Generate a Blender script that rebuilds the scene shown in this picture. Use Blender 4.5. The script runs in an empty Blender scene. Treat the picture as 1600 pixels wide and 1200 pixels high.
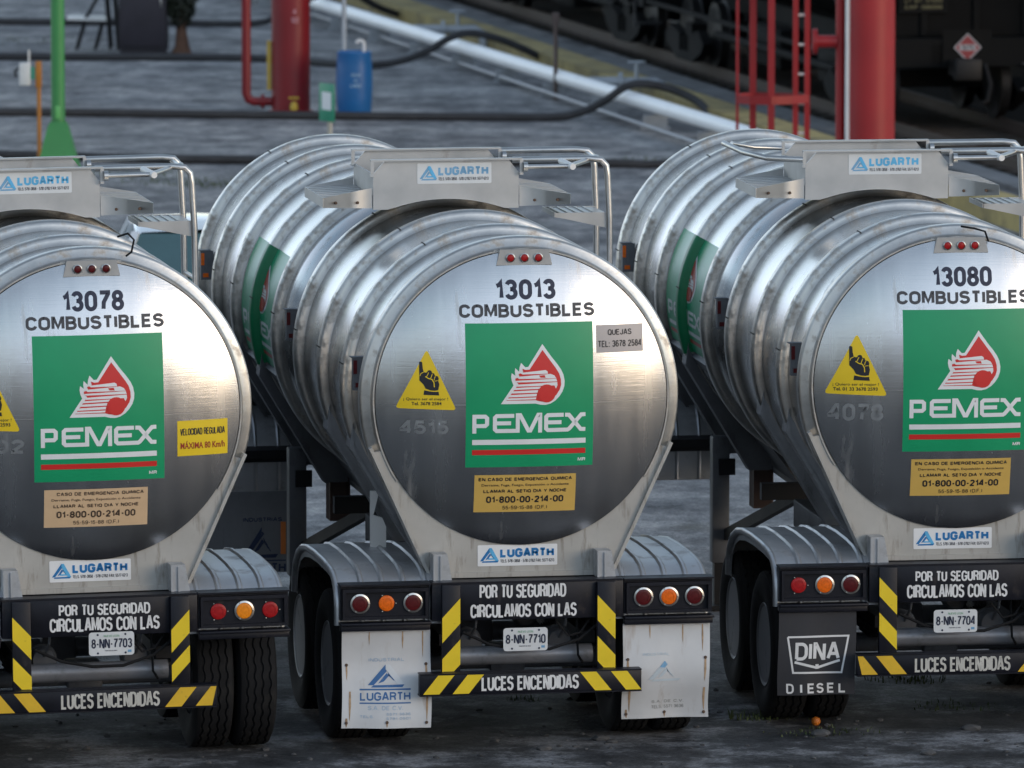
import bpy, bmesh, math, random
from mathutils import Vector, Matrix, Euler
R = math.radians
random.seed(7)
C = bpy.context.scene.collection
SC = bpy.context.scene

# ------------------------------------------------------------------ camera, sky, sun, exposure
cam = bpy.data.cameras.new('camera')
camo = bpy.data.objects.new('camera', cam); C.objects.link(camo)
cam.sensor_width = 36.0
cam.lens = 12400.0/1600.0*36.0
cam.clip_start = 0.5; cam.clip_end = 3000
camo.location = (0, 0, 8.11)
camo.rotation_euler = (R(90)-math.atan(1371/12400.0), 0, 0)
cam.dof.use_dof = True
cam.dof.focus_distance = 52.3
cam.dof.aperture_fstop = 4.8
SC.camera = camo

SUN_EL, SUN_AZ = R(11), R(128)      # azimuth clockwise from +Y: behind the camera on its right
w = bpy.data.worlds.new('World'); SC.world = w; w.use_nodes = True
nt = w.node_tree
bgn = nt.nodes['Background']; bgn.inputs['Strength'].default_value = 0.15
sky = nt.nodes.new('ShaderNodeTexSky'); sky.sky_type = 'NISHITA'; sky.sun_disc = False
sky.sun_elevation = SUN_EL; sky.sun_rotation = SUN_AZ
sky.air_density = 1.3; sky.dust_density = 0.4; sky.ozone_density = 1.5
wtc = nt.nodes.new('ShaderNodeTexCoord'); wmp = nt.nodes.new('ShaderNodeMapping'); wmp.inputs['Scale'].default_value = (1, 1, 2.8)
nt.links.new(wtc.outputs['Generated'], wmp.inputs['Vector'])
wno = nt.nodes.new('ShaderNodeTexNoise'); wno.inputs['Scale'].default_value = 2.6; wno.inputs['Detail'].default_value = 7; wno.inputs['Roughness'].default_value = .55
nt.links.new(wmp.outputs[0], wno.inputs['Vector'])
wra = nt.nodes.new('ShaderNodeValToRGB'); wra.color_ramp.elements[0].position = .38; wra.color_ramp.elements[1].position = .60; wra.color_ramp.elements[0].color = (.10, .10, .10, 1)
nt.links.new(wno.outputs[0], wra.inputs[0])
wbw = nt.nodes.new('ShaderNodeRGBToBW'); nt.links.new(sky.outputs[0], wbw.inputs[0])
wtn = nt.nodes.new('ShaderNodeMixRGB'); wtn.blend_type = 'MULTIPLY'; wtn.inputs[0].default_value = 1; wtn.inputs[2].default_value = (1.02, 1.20, 1.52, 1)
wcl = nt.nodes.new('ShaderNodeMath'); wcl.operation = 'MINIMUM'; wcl.inputs[1].default_value = 5.0; nt.links.new(wbw.outputs[0], wcl.inputs[0])
nt.links.new(wcl.outputs[0], wtn.inputs[1])
wmx = nt.nodes.new('ShaderNodeMixRGB'); nt.links.new(wra.outputs[0], wmx.inputs[0]); nt.links.new(sky.outputs[0], wmx.inputs[1]); nt.links.new(wtn.outputs[0], wmx.inputs[2])
nt.links.new(wmx.outputs[0], bgn.inputs['Color'])
sl = bpy.data.lights.new('sun', 'SUN'); so = bpy.data.objects.new('sun', sl); C.objects.link(so)
sl.energy = 0.5; sl.angle = R(26); sl.color = (1.0, 0.76, 0.52)
sd = Vector((math.sin(SUN_AZ)*math.cos(SUN_EL), math.cos(SUN_AZ)*math.cos(SUN_EL), math.sin(SUN_EL)))
so.rotation_euler = sd.to_track_quat('Z', 'Y').to_euler()
so.location = sd*100
SC.view_settings.view_transform = 'Standard'; SC.view_settings.look = 'None'
SC.view_settings.exposure = 0.95; SC.view_settings.gamma = 1.0

# ------------------------------------------------------------------ materials
MATS = {}
def mat(name, col, rough=0.5, metal=0.0, var=0.12, vs=5.0, dirt=None, bump=0.0, bs=60.0, coat=0.0,
        stretch=(1, 1, 1), emit=None, wave=0.0, brushed=0.0, alpha=1.0, spec=0.5):
    """dirt = (colour, amount 0..1, scale, (sx,sy,sz) stretch)"""
    if name in MATS: return MATS[name]
    m = bpy.data.materials.new(name); m.use_nodes = True; MATS[name] = m
    n = m.node_tree.nodes; L = m.node_tree.links
    p = n['Principled BSDF']
    tc = n.new('ShaderNodeTexCoord')
    def mapped(s):
        mp = n.new('ShaderNodeMapping'); mp.inputs['Scale'].default_value = s
        L.new(tc.outputs['Object'], mp.inputs['Vector']); return mp.outputs[0]
    def noise(scale, st, detail=5, rg=0.6):
        t = n.new('ShaderNodeTexNoise'); t.inputs['Scale'].default_value = scale
        t.inputs['Detail'].default_value = detail; t.inputs['Roughness'].default_value = rg
        L.new(mapped(st), t.inputs['Vector']); return t.outputs[0]
    def ramp(src, a, b, ca=(0, 0, 0, 1), cb=(1, 1, 1, 1)):
        r = n.new('ShaderNodeValToRGB'); e = r.color_ramp.elements
        e[0].position = a; e[1].position = b; e[0].color = ca; e[1].color = cb
        L.new(src, r.inputs[0]); return r.outputs[0]
    base = None
    c4 = (*col, 1)
    nz = noise(vs, stretch)
    lo = tuple(c*(1-var) for c in col)+(1,); hi = tuple(min(1, c*(1+var)) for c in col)+(1,)
    base = ramp(nz, 0.3, 0.7, lo, hi)
    rbase = n.new('ShaderNodeMapRange'); L.new(nz, rbase.inputs[0])
    rbase.inputs[3].default_value = max(0.02, rough*0.8); rbase.inputs[4].default_value = min(1, rough*1.25)
    rout = rbase.outputs[0]
    p.inputs['Metallic'].default_value = metal
    if dirt:
        dc, amt, dsc, dst = dirt
        f = ramp(noise(dsc, dst, 8, 0.65), 0.66-0.3*amt, 0.82-0.22*amt)
        f2 = n.new('ShaderNodeMath'); f2.operation = 'MULTIPLY'; f2.inputs[1].default_value = min(1, 0.45+0.5*amt)
        L.new(f, f2.inputs[0]); f = f2.outputs[0]
        mx = n.new('ShaderNodeMixRGB'); L.new(f, mx.inputs[0]); L.new(base, mx.inputs[1]); mx.inputs[2].default_value = (*dc, 1)
        base = mx.outputs[0]
        mr = n.new('ShaderNodeMixRGB'); L.new(f, mr.inputs[0]); L.new(rout, mr.inputs[1]); mr.inputs[2].default_value = (0.8, 0.8, 0.8, 1)
        rout = mr.outputs[0]
        if metal > 0:
            mm = n.new('ShaderNodeMapRange'); L.new(f, mm.inputs[0]); mm.inputs[3].default_value = metal; mm.inputs[4].default_value = metal*0.25
            L.new(mm.outputs[0], p.inputs['Metallic'])
    L.new(base, p.inputs['Base Color']); L.new(rout, p.inputs['Roughness'])
    p.inputs['Specular IOR Level'].default_value = spec
    if coat: p.inputs['Coat Weight'].default_value = coat; p.inputs['Coat Roughness'].default_value = 0.08
    prev = None
    def addbump(h, strength, dist):
        nonlocal prev
        b = n.new('ShaderNodeBump'); b.inputs['Strength'].default_value = strength; b.inputs['Distance'].default_value = dist
        L.new(h, b.inputs['Height'])
        if prev: L.new(prev, b.inputs['Normal'])
        prev = b.outputs[0]
    if wave: addbump(noise(2.2, (1, 1, 1), 2, 0.4), wave, 0.05)
    if brushed: addbump(noise(1.0, (3, 3, 260), 3, 0.6), brushed, 0.002)
    if bump: addbump(noise(bs, (1, 1, 1), 6, 0.65), bump, 0.02)
    if prev: L.new(prev, p.inputs['Normal'])
    if emit:
        p.inputs['Emission Color'].default_value = (*emit[0], 1); p.inputs['Emission Strength'].default_value = emit[1]
    return m

BROWN = (0.13, 0.085, 0.05); DARK = (0.02, 0.018, 0.016); RUST = (0.16, 0.055, 0.02)
STEEL = mat('brushed_steel', (0.62, 0.61, 0.595), 0.25, 1, 0.08, 3, ((0.20, 0.16, 0.12), 0.22, 6, (1, 1, 0.6)), wave=0.06, brushed=0.15, stretch=(1, 1, 1))
HEAD = mat('rear_head_steel', (0.53, 0.525, 0.52), 0.25, 1, 0.05, 2.0, ((0.24, 0.21, 0.18), 0.12, 3.0, (2.5, 1, 0.3)), wave=0.06, brushed=0.2, stretch=(5, 1, .35))
RING = mat('stained_ring_steel', (0.58, 0.56, 0.525), 0.34, 0.95, 0.10, 9, ((0.24, 0.17, 0.105), 0.46, 10, (1, 1, 1)), bump=0.05, bs=40)
FRAME = mat('satin_steel', (0.44, 0.44, 0.435), 0.44, 0.85, 0.1, 4, (BROWN, 0.10, 6, (1, 1, 0.4)), wave=0.06)
TUBE = mat('polished_tube', (0.52, 0.51, 0.49), 0.34, 1, 0.08, 8, (BROWN, 0.12, 12, (1, 1, 1)))
CREAM = mat('weathered_pale_paint', (0.42, 0.405, 0.375), 0.5, 0.25, 0.1, 3, ((0.13, 0.10, 0.065), 0.42, 5, (4, 4, 0.7)), bump=0.03)
GREY = mat('grey_saddle_paint', (0.27, 0.275, 0.29), 0.5, 0.3, 0.18, 4, (DARK, 0.35, 5, (2, 2, 0.8)), bump=0.03)
DGREY = mat('dark_grey_paint', (0.12, 0.124, 0.135), 0.5, 0.2, 0.2, 4, (DARK, 0.3, 5, (2, 2, 0.8)))
FEND = mat('fender_aluminium', (0.50, 0.51, 0.525), 0.38, 0.75, 0.12, 3, ((0.09, 0.08, 0.075), 0.38, 4, (1, 1, 1)), wave=0.08)
BLACK = mat('black_chassis_paint', (0.012, 0.012, 0.014), 0.55, 0, 0.3, 5, ((0.04, 0.032, 0.026), 0.3, 9, (1, 1, 1)), bump=0.06, spec=.3)
BOARD = mat('black_sign_board', (0.008, 0.0085, 0.014), 0.42, 0, 0.3, 5, ((0.06, 0.048, 0.042), 0.26, 12, (1, 1, 0.6)), spec=.28, bump=.04, bs=25)
RUBBER = mat('tyre_rubber', (0.009, 0.009, 0.010), 0.85, 0, 0.3, 9, ((0.032, 0.030, 0.027), 0.35, 6, (1, 1, 1)), bump=0.1, bs=80, spec=.3)
RIM = mat('dull_wheel_cover', (0.21, 0.215, 0.23), 0.5, 0.3, 0.12, 4, (DARK, 0.25, 6, (1, 1, 1)))
FLAP = mat('white_mudflap', (0.60, 0.60, 0.60), 0.5, 0, 0.07, 3, ((0.30, 0.19, 0.10), 0.26, 3.0, (3, 3, 0.35)))
FLAPG = mat('grey_mudflap', (0.20, 0.21, 0.23), 0.55, 0, 0.12, 3, ((0.05, 0.045, 0.035), 0.3, 4.5, (3, 3, 0.35)))
FLAPB = mat('black_mudflap', (0.022, 0.022, 0.027), 0.55, 0, 0.2, 4, ((0.05, 0.048, 0.045), 0.3, 5, (1, 1, 0.5)))
GREEN = mat('sticker_green', (0.003, 0.30, 0.12), 0.38, 0, 0.06, 3)
WHITE = mat('sticker_white', (0.78, 0.78, 0.78), 0.4, 0, 0.05, 6)
RED = mat('sticker_red', (0.62, 0.022, 0.018), 0.4, 0, 0.06, 4)
INK = mat('sticker_black', (0.012, 0.012, 0.018), 0.5, 0, 0.1, 6)
NAVY = mat('number_navy', (0.012, 0.017, 0.045), 0.5, 0, 0.1, 6)
CHAR = mat('charcoal_lettering', (0.055, 0.055, 0.062), 0.5, 0, 0.15, 9, ((0.3, 0.3, 0.3), 0.16, 40, (1, 1, 1)))
YEL = mat('sticker_yellow', (0.80, 0.56, 0.012), 0.42, 0, 0.05, 4)
YELW = mat('worn_yellow_tape', (0.72, 0.44, 0.02), 0.5, 0, 0.1, 6, ((0.06, 0.04, 0.02), 0.22, 22, (1, 1, 1)))
YELB = mat('bright_yellow_tape', (0.84, 0.60, 0.02), 0.4, 0, 0.06, 6, ((0.12, 0.08, 0.02), 0.12, 22, (1, 1, 1)))
GOLD = mat('sticker_gold', (0.66, 0.42, 0.10), 0.45, 0, 0.06, 4)
BEIGE = mat('sticker_beige', (0.68, 0.47, 0.28), 0.45, 0, 0.06, 4)
SGREY = mat('sticker_grey', (0.26, 0.255, 0.27), 0.4, 0.3, 0.08, 6)
BLUE = mat('sticker_blue', (0.004, 0.16, 0.42), 0.45, 0, 0.1, 6)
LBLUE = mat('sticker_light_blue', (0.10, 0.42, 0.70), 0.45, 0, 0.1, 6)
FBLUE = mat('faded_blue', (0.16, 0.36, 0.56), 0.5, 0, 0.1, 20, ((0.55, 0.58, 0.6), 0.3, 60, (1, 1, 1)))
PALE = mat('faded_white_sticker', (0.62, 0.64, 0.65), 0.45, 0, 0.06, 6)
GHOST = mat('ghost_number', (0.60, 0.595, 0.59), 0.34, 1, 0.03, 10)
DBLUE = mat('flap_blue', (0.035, 0.13, 0.32), 0.5, 0, 0.15, 9, ((0.45, 0.47, 0.5), 0.22, 35, (1, 1, 1)))
PBLUE = mat('flap_pale_blue', (0.38, 0.46, 0.55), 0.5, 0, 0.1, 20)
NBLUE = mat('flap_navy', (0.02, 0.035, 0.09), 0.5, 0, 0.1, 9)
LETW = mat('white_lettering', (0.74, 0.73, 0.72), 0.45, 0, 0.06, 9, ((0.10, 0.08, 0.06), 0.10, 45, (1, 1, 1)))
LETD = mat('dirty_lettering', (0.55, 0.53, 0.48), 0.5, 0, 0.12, 9, ((0.08, 0.06, 0.04), 0.30, 45, (1, 1, 1)))
PLATE = mat('plate_white', (0.66, 0.67, 0.67), 0.4, 0, 0.06, 8)
PGREEN = mat('plate_green', (0.25, 0.42, 0.28), 0.5)
LENSR = mat('red_lens', (0.085, 0.004, 0.006), 0.4, 0, 0.2, 60, coat=0.12, spec=.25, bump=0.1, bs=120)
LENSB = mat('bright_red_lens', (0.36, 0.008, 0.010), 0.4, 0, 0.2, 60, coat=0.12, spec=.25, bump=0.1, bs=120)
LENSA = mat('amber_lens', (0.80, 0.14, 0.004), 0.4, 0, 0.2, 60, coat=0.12, spec=.25, bump=0.12, bs=120)
LENSY = mat('bright_amber_lens', (0.95, 0.27, 0.010), 0.4, 0, 0.2, 60, coat=0.12, spec=.25, bump=0.12, bs=120)
CHROME = mat('lamp_bezel', (0.55, 0.53, 0.50), 0.3, 1, 0.1, 9, (DARK, 0.2, 30, (1, 1, 1)))
ORANGE = mat('orange_marker', (0.75, 0.22, 0.05), 0.5)
WPAINT = mat('white_painted_steel', (0.72, 0.71, 0.69), 0.45, 0, 0.06, 4, ((0.2, 0.12, 0.06), 0.18, 9, (1, 1, 0.5)))

# ------------------------------------------------------------------ mesh builder
class MB:
    def __init__(s): s.bm = bmesh.new()
    def face(s, vs, m=0):
        try:
            f = s.bm.faces.new(vs); f.material_index = m; return f
        except ValueError: return None
    def poly(s, pts, m=0): return s.face([s.bm.verts.new(p) for p in pts], m)
    def box(s, x0, x1, y0, y1, z0, z1, m=0, bev=0.0, rot=None):
        r = bmesh.ops.create_cube(s.bm, size=1.0)
        vs = r['verts']; cx, cy, cz = (x0+x1)/2, (y0+y1)/2, (z0+z1)/2
        for v in vs: v.co = Vector((v.co.x*(x1-x0), v.co.y*(y1-y0), v.co.z*(z1-z0)))
        if rot is not None:
            for v in vs: v.co = rot @ v.co
        for v in vs: v.co += Vector((cx, cy, cz))
        fs = set(f for v in vs for f in v.link_faces)
        for f in fs: f.material_index = m
        if bev > 0:
            es = list(set(e for v in vs for e in v.link_edges))
            bmesh.ops.bevel(s.bm, geom=es, offset=bev, segments=2, affect='EDGES', profile=0.5)
    def prism(s, pts, axis, a, b, m=0):
        def P(p, t):
            if axis == 'y': return (p[0], t, p[1])
            if axis == 'x': return (t, p[0], p[1])
            return (p[0], p[1], t)
        A = [s.bm.verts.new(P(p, a)) for p in pts]; B = [s.bm.verts.new(P(p, b)) for p in pts]
        k = len(pts)
        s.face(A, m); s.face(B[::-1], m)
        for i in range(k): s.face([A[i], B[i], B[(i+1) % k], A[(i+1) % k]], m)
    def bar(s, p0, p1, w, h, m=0, up=(0, 0, 1)):
        p0 = Vector(p0); p1 = Vector(p1); d = (p1-p0).normalized()
        a = d.cross(Vector(up)); a = a.normalized() if a.length > 1e-4 else Vector((1, 0, 0))
        b = a.cross(d).normalized(); q = []
        for p in (p0, p1): q.append([s.bm.verts.new(p+a*(w/2*i)+b*(h/2*j)) for i, j in ((-1, -1), (1, -1), (1, 1), (-1, 1))])
        s.face(q[0][::-1], m); s.face(q[1], m)
        for i in range(4): s.face([q[0][i], q[0][(i+1) % 4], q[1][(i+1) % 4], q[1][i]], m)
    def tube(s, pts, r, m=0, seg=10, caps=True):
        pts = [Vector(p) for p in pts]; n = len(pts); rings = []; prev = None
        for i, p in enumerate(pts):
            d = (pts[min(i+1, n-1)]-pts[max(i-1, 0)]).normalized()
            if prev is None:
                a = d.cross(Vector((0, 0, 1)))
                if a.length < 1e-3: a = d.cross(Vector((0, 1, 0)))
            else: a = prev-d*prev.dot(d)
            a.normalize(); prev = a; b = d.cross(a)
            rr = r[i] if isinstance(r, (list, tuple)) else r
            rings.append([s.bm.verts.new(p+a*math.cos(t)*rr+b*math.sin(t)*rr) for t in [2*math.pi*k/seg for k in range(seg)]])
        for i in range(n-1):
            for k in range(seg): s.face([rings[i][k], rings[i][(k+1) % seg], rings[i+1][(k+1) % seg], rings[i+1][k]], m)
        if caps: s.face(rings[0][::-1], m); s.face(rings[-1], m)
    def lathe(s, prof, c=(0, 0, 0), axis='y', seg=96, m=0, a0=0.0, a1=2*math.pi, closed=False):
        full = abs(a1-a0-2*math.pi) < 1e-6; N = seg if full else seg+1; cols = []
        def P(r, t, ang):
            if axis == 'y': return (c[0]+r*math.cos(ang), c[1]+t, c[2]+r*math.sin(ang))
            if axis == 'x': return (c[0]+t, c[1]+r*math.cos(ang), c[2]+r*math.sin(ang))
            return (c[0]+r*math.cos(ang), c[1]+r*math.sin(ang), c[2]+t)
        for k in range(N):
            ang = a0+(a1-a0)*k/seg
            cols.append([s.bm.verts.new(P(max(r, 1e-4), t, ang)) for r, t in prof])
        J = len(prof)
        for k in range(N if full else N-1):
            A = cols[k]; B = cols[(k+1) % N]
            for j in range(J if closed else J-1):
                jj = (j+1) % J
                s.face([A[j], A[jj], B[jj], B[j]], m)
    def build(s, name, mats, parent=None, smooth=38, weld=True):
        bm = s.bm
        if weld: bmesh.ops.remove_doubles(bm, verts=bm.verts, dist=2e-4)
        bmesh.ops.recalc_face_normals(bm, faces=bm.faces)
        th = R(smooth)
        for f in bm.faces: f.smooth = True
        for e in bm.edges:
            if len(e.link_faces) == 2: e.smooth = e.calc_face_angle(0) < th
        me = bpy.data.meshes.new(name); bm.to_mesh(me); bm.free()
        for mm in (mats if isinstance(mats, (list, tuple)) else [mats]): me.materials.append(mm)
        return link(name, me, parent)

def link(name, me, parent=None):
    o = bpy.data.objects.new(name, me); C.objects.link(o)
    if parent is not None: o.parent = parent
    return o
CACHE = {}
def shared(key, name, parent, fn, mats, **kw):
    """same mesh data for the same part of every trailer"""
    if key in CACHE: return link(name, CACHE[key], parent)
    b = MB(); fn(b); o = b.build(name, mats, parent, **kw); CACHE[key] = o.data; return o
def tag(o, label=None, cat=None, group=None, kind=None):
    if label: o['label'] = label
    if cat: o['category'] = cat
    if group: o['group'] = group
    if kind: o['kind'] = kind
    return o
def empty(name, loc, rot=(0, 0, 0)):
    o = bpy.data.objects.new(name, None); C.objects.link(o); o.location = loc; o.rotation_euler = rot
    o.empty_display_size = 0.2; return o

# ------------------------------------------------------------------ flat artwork (lettering, stickers)
TXT = {}
def text(body, u0, u1, v0, v1, bold=0.02, shear=0.0):
    k = (body, bold, shear)
    if k not in TXT:
        c = bpy.data.curves.new('t', 'FONT'); c.body = body; c.offset = bold; c.resolution_u = 3; c.shear = shear
        o = bpy.data.objects.new('t', c); me = bpy.data.meshes.new_from_object(o)
        vs = [(v.co.x, v.co.y) for v in me.vertices]; fs = [tuple(p.vertices) for p in me.polygons]
        bpy.data.objects.remove(o); bpy.data.meshes.remove(me); bpy.data.curves.remove(c)
        xs = [v[0] for v in vs]; ys = [v[1] for v in vs]
        a, b_, c_, d = min(xs), max(xs), min(ys), max(ys)
        TXT[k] = ([((x-a)/(b_-a), (y-c_)/(d-c_)) for x, y in vs], fs)
    vs, fs = TXT[k]
    return ([(u0+x*(u1-u0), v0+y*(v1-v0)) for x, y in vs], fs)
def pg(*pts): return (list(pts), [tuple(range(len(pts)))])
def rect(u0, u1, v0, v1, r=0.0, n=5):
    if r <= 0: return pg((u0, v0), (u1, v0), (u1, v1), (u0, v1))
    P = []
    for cx, cy, a in ((u1-r, v0+r, -90), (u1-r, v1-r, 0), (u0+r, v1-r, 90), (u0+r, v0+r, 180)):
        for k in range(n+1): t = R(a+90*k/n); P.append((cx+r*math.cos(t), cy+r*math.sin(t)))
    return pg(*P)
def disc(cx, cy, r, n=28, a0=0, a1=360):
    return pg(*[(cx+r*math.cos(R(a0+(a1-a0)*k/n)), cy+r*math.sin(R(a0+(a1-a0)*k/n))) for k in range(n if a1-a0 >= 360 else n+1)])
def stroke(pts, wd):
    """polyline as a run of mitred quads"""
    n = len(pts); Ls = []; Rs = []
    for i in range(n):
        p = Vector(pts[i])
        d0 = (p-Vector(pts[i-1])).normalized() if i > 0 else None
        d1 = (Vector(pts[i+1])-p).normalized() if i < n-1 else None
        d0 = d0 or d1; d1 = d1 or d0
        n0 = Vector((-d0.y, d0.x)); n1 = Vector((-d1.y, d1.x)); mm = (n0+n1)
        mm = mm.normalized() if mm.length > 1e-5 else n0
        k = min(1.6, 1/max(0.3, mm.dot(n0)))
        Ls.append(tuple(p+mm*(wd/2*k))); Rs.append(tuple(p-mm*(wd/2*k)))
    vs = Ls+Rs
    return (vs, [(i, n+i, n+i+1, i+1) for i in range(n-1)])
def tf(shape, fn): return ([fn(*p) for p in shape[0]], shape[1])
def decal_mesh(layers, fmap, step=0.0, eps=0.0015):
    """layers = [(shape, material index, level)]; fmap(u, v, lift) -> point"""
    bm = bmesh.new(); top = []
    for shape, mi, lev in layers:
        vs = [bm.verts.new((p[0], p[1], lev)) for p in shape[0]]
        for f in shape[1]:
            try:
                q = bm.faces.new([vs[i] for i in f]); q.material_index = mi; q.normal_update()
                if q.normal.z < 0: q.normal_flip()
            except ValueError: pass
    big = [f for f in bm.faces if len(f.verts) > 4]
    if big: bmesh.ops.triangulate(bm, faces=big)
    if step:
        us = [v.co.x for v in bm.verts]; vv = [v.co.y for v in bm.verts]
        for lo, hi, no in ((min(us), max(us), (1, 0, 0)), (min(vv), max(vv), (0, 1, 0))):
            k = lo+step
            while k < hi:
                bmesh.ops.bisect_plane(bm, geom=bm.verts[:]+bm.edges[:]+bm.faces[:], dist=1e-6,
                                       plane_co=(k*no[0], k*no[1], 0), plane_no=no)
                k += step
    for v in bm.verts: v.co = fmap(v.co.x, v.co.y, 0.002+v.co.z*eps)
    return bm
def decal(name, layers, mats, fmap, parent, step=0.0, eps=0.0015, key=None):
    if key and key in CACHE: return link(name, CACHE[key], parent)
    bm = decal_mesh(layers, fmap, step, eps)
    me = bpy.data.meshes.new(name); bm.to_mesh(me); bm.free()
    for mm in mats: me.materials.append(mm)
    for p in me.polygons: p.use_smooth = bool(step)
    if key: CACHE[key] = me
    return link(name, me, parent)
def flat(y): return lambda u, v, l: (u, y-l, v)


# bold grotesque capitals drawn as strokes
def arcp(cx, cy, rx, ry, a0, a1, n=7): return [(cx+rx*math.cos(R(a0+(a1-a0)*k/n)), cy+ry*math.sin(R(a0+(a1-a0)*k/n))) for k in range(n+1)]
def GL():
    a = arcp; q = .30
    O = a(.5, 1-q, .5, q, 90, 180)+a(.5, q, .5, q, 180, 270)+a(.5, q, .5, q, 270, 360)+a(.5, 1-q, .5, q, 0, 90)
    Cc = a(.5, 1-q, .5, q, 8, 180, 12)+a(.5, q, .5, q, 180, 352, 12)
    g = {'A': (.95, [[(0, 0), (.44, 1), (.56, 1), (1, 0)], [(.2, .32), (.8, .32)]]),
     'B': (.85, [[(0, .53), (0, 1), (.55, 1)]+a(.55, .765, .38, .235, 90, -90)+[(0, .53)], [(0, .53), (0, 0), (.6, 0)]+a(.6, .265, .40, .265, -90, 90)]),
     'C': (.88, [Cc]), 'D': (.88, [[(0, 0), (0, 1), (.5, 1)]+a(.5, .65, .5, .35, 90, 0)+a(.5, .35, .5, .35, 0, -90)+[(0, 0)]]),
     'E': (.78, [[(1, 1), (0, 1), (0, 0), (1, 0)], [(0, .52), (.9, .52)]]), 'F': (.74, [[(1, 1), (0, 1), (0, 0)], [(0, .5), (.85, .5)]]),
     'G': (.92, [a(.5, 1-q, .5, q, 8, 180, 12)+a(.5, q, .5, q, 180, 360, 12)+[(1, .47), (.55, .47)]]),
     'H': (.88, [[(0, 0), (0, 1)], [(1, 0), (1, 1)], [(0, .52), (1, .52)]]), 'I': (.02, [[(0, 0), (0, 1)]]),
     'J': (.7, [[(1, 1), (1, .3)]+a(.5, q, .5, q, 0, -180, 12)]), 'L': (.74, [[(0, 1), (0, 0), (1, 0)]]),
     'M': (1.05, [[(0, 0), (0, 1), (.10, 1), (.5, .12), (.90, 1), (1, 1), (1, 0)]]), 'N': (.88, [[(0, 0), (0, 1), (.12, 1), (.88, 0), (1, 0), (1, 1)]]),
     'O': (.92, [O+[O[0], O[1]]]), 'P': (.82, [[(0, 0), (0, 1), (.6, 1)]+a(.6, .73, .4, .27, 90, -90)+[(0, .46)]]),
     'Q': (.92, [O+[O[0], O[1]], [(.58, .22), (1.02, -.08)]]),
     'R': (.86, [[(0, 0), (0, 1), (.6, 1)]+a(.6, .755, .4, .245, 90, -90)+[(0, .51)], [(.55, .51), (.86, .38), (.95, 0)]]),
     'S': (.85, [a(.5, .76, .48, .24, 12, 225, 12)+a(.5, .27, .5, .27, 60, -168, 14)]), 'T': (.8, [[(0, 1), (1, 1)], [(.5, 1), (.5, 0)]]),
     'U': (.88, [[(0, 1), (0, q)]+a(.5, q, .5, q, 180, 360, 12)+[(1, 1)]]), 'V': (.9, [[(0, 1), (.46, 0), (.54, 0), (1, 1)]]),
     'W': (1.3, [[(0, 1), (.23, 0), (.28, 0), (.5, .9), (.72, 0), (.77, 0), (1, 1)]]), 'K': (.88, [[(0, 0), (0, 1)], [(.95, 1), (0, .38)], [(.3, .58), (1, 0)]]), 'Z': (.8, [[(0, 1), (1, 1), (1, .95), (0, .05), (0, 0), (1, 0)]]),
     'X': (.9, [[(0, 0), (1, 1)], [(0, 1), (1, 0)]]), 'Y': (.9, [[(0, 1), (.5, .45), (1, 1)], [(.5, .45), (.5, 0)]]),
     '0': (.74, [O+[O[0], O[1]]]), '1': (.34, [[(-.1, .74), (.55, .80), (1, 1), (1, 0)]]),
     '2': (.74, [a(.5, .74, .47, .26, 172, -25, 12)+[(.02, .06), (.02, 0), (1, 0)]]),
     '3': (.74, [a(.48, .76, .44, .24, 165, -80, 12)+[(.4, .53)], [(.4, .53)]+a(.5, .265, .48, .265, 80, -165, 12)]),
     '4': (.78, [[(.78, 0), (.78, 1), (.68, 1), (0, .34), (0, .27), (1, .27)]]),
     '5': (.74, [[(.92, 1), (.16, 1), (.06, .5)]+a(.48, .31, .5, .31, 140, -160, 14)]),
     '6': (.74, [a(.5, 1-q, .5, q, 25, 180, 10)+a(.5, q, .5, q, 180, 540, 18)]),
     '7': (.72, [[(0, 1), (1, 1), (1, .92), (.42, .4), (.36, 0)]]),
     '8': (.74, [a(.5, .765, .43, .235, -90, 270, 18)+a(.5, .765, .43, .235, -90, -70, 1), a(.5, .265, .5, .265, 90, 450, 18)+a(.5, .265, .5, .265, 90, 110, 1)]),
     '9': (.74, [a(.5, q, .5, q, 205, 360, 10)+a(.5, 1-q, .5, q, 0, 360, 18)]),
     '-': (.34, [[(0, .42), (1, .42)]]), '.': (.02, [[(0, -.08), (0, .08)]]), ':': (.02, [[(0, -.08), (0, .08)], [(0, .55), (0, .71)]]), '(': (.25, [a(1, .5, 1, .65, 130, 230, 8)]), ')': (.25, [a(0, .5, 1, .65, 50, -50, 8)])}
    g['\u00c1'] = (.95, g['A'][1]+[[(.45, 1.22), (.66, 1.36)]])
    return g
GLY = GL()
def caps(body, u0, u1, v0, v1, th=.23, gap=.17):
    """lettering fitted to a box; th = stroke in units of the letter height (before the width is fitted)"""
    H = v1-v0; x = 0; items = []
    for ch in body:
        if ch == ' ': x += .72; continue
        wd, st = GLY[ch]; items.append((x, wd, st)); x += wd+th+gap
    W = x-gap; k = (u1-u0)/W; tw = th*(k*H)**.5
    vs = []; fs = []; lev = 0
    for x, wd, st in items:
        for pl in st:
            pts = []
            for px, py in pl:
                q = (u0+k*(x+th/2+px*wd), v0+tw/2+py*(H-tw))
                if not pts or (Vector(q)-Vector(pts[-1])).length > 1e-6: pts.append(q)
            sv, sf = stroke(pts, tw); o = len(vs)
            vs += sv; fs += [tuple(i+o for i in f) for f in sf]
    return (vs, fs)

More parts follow.
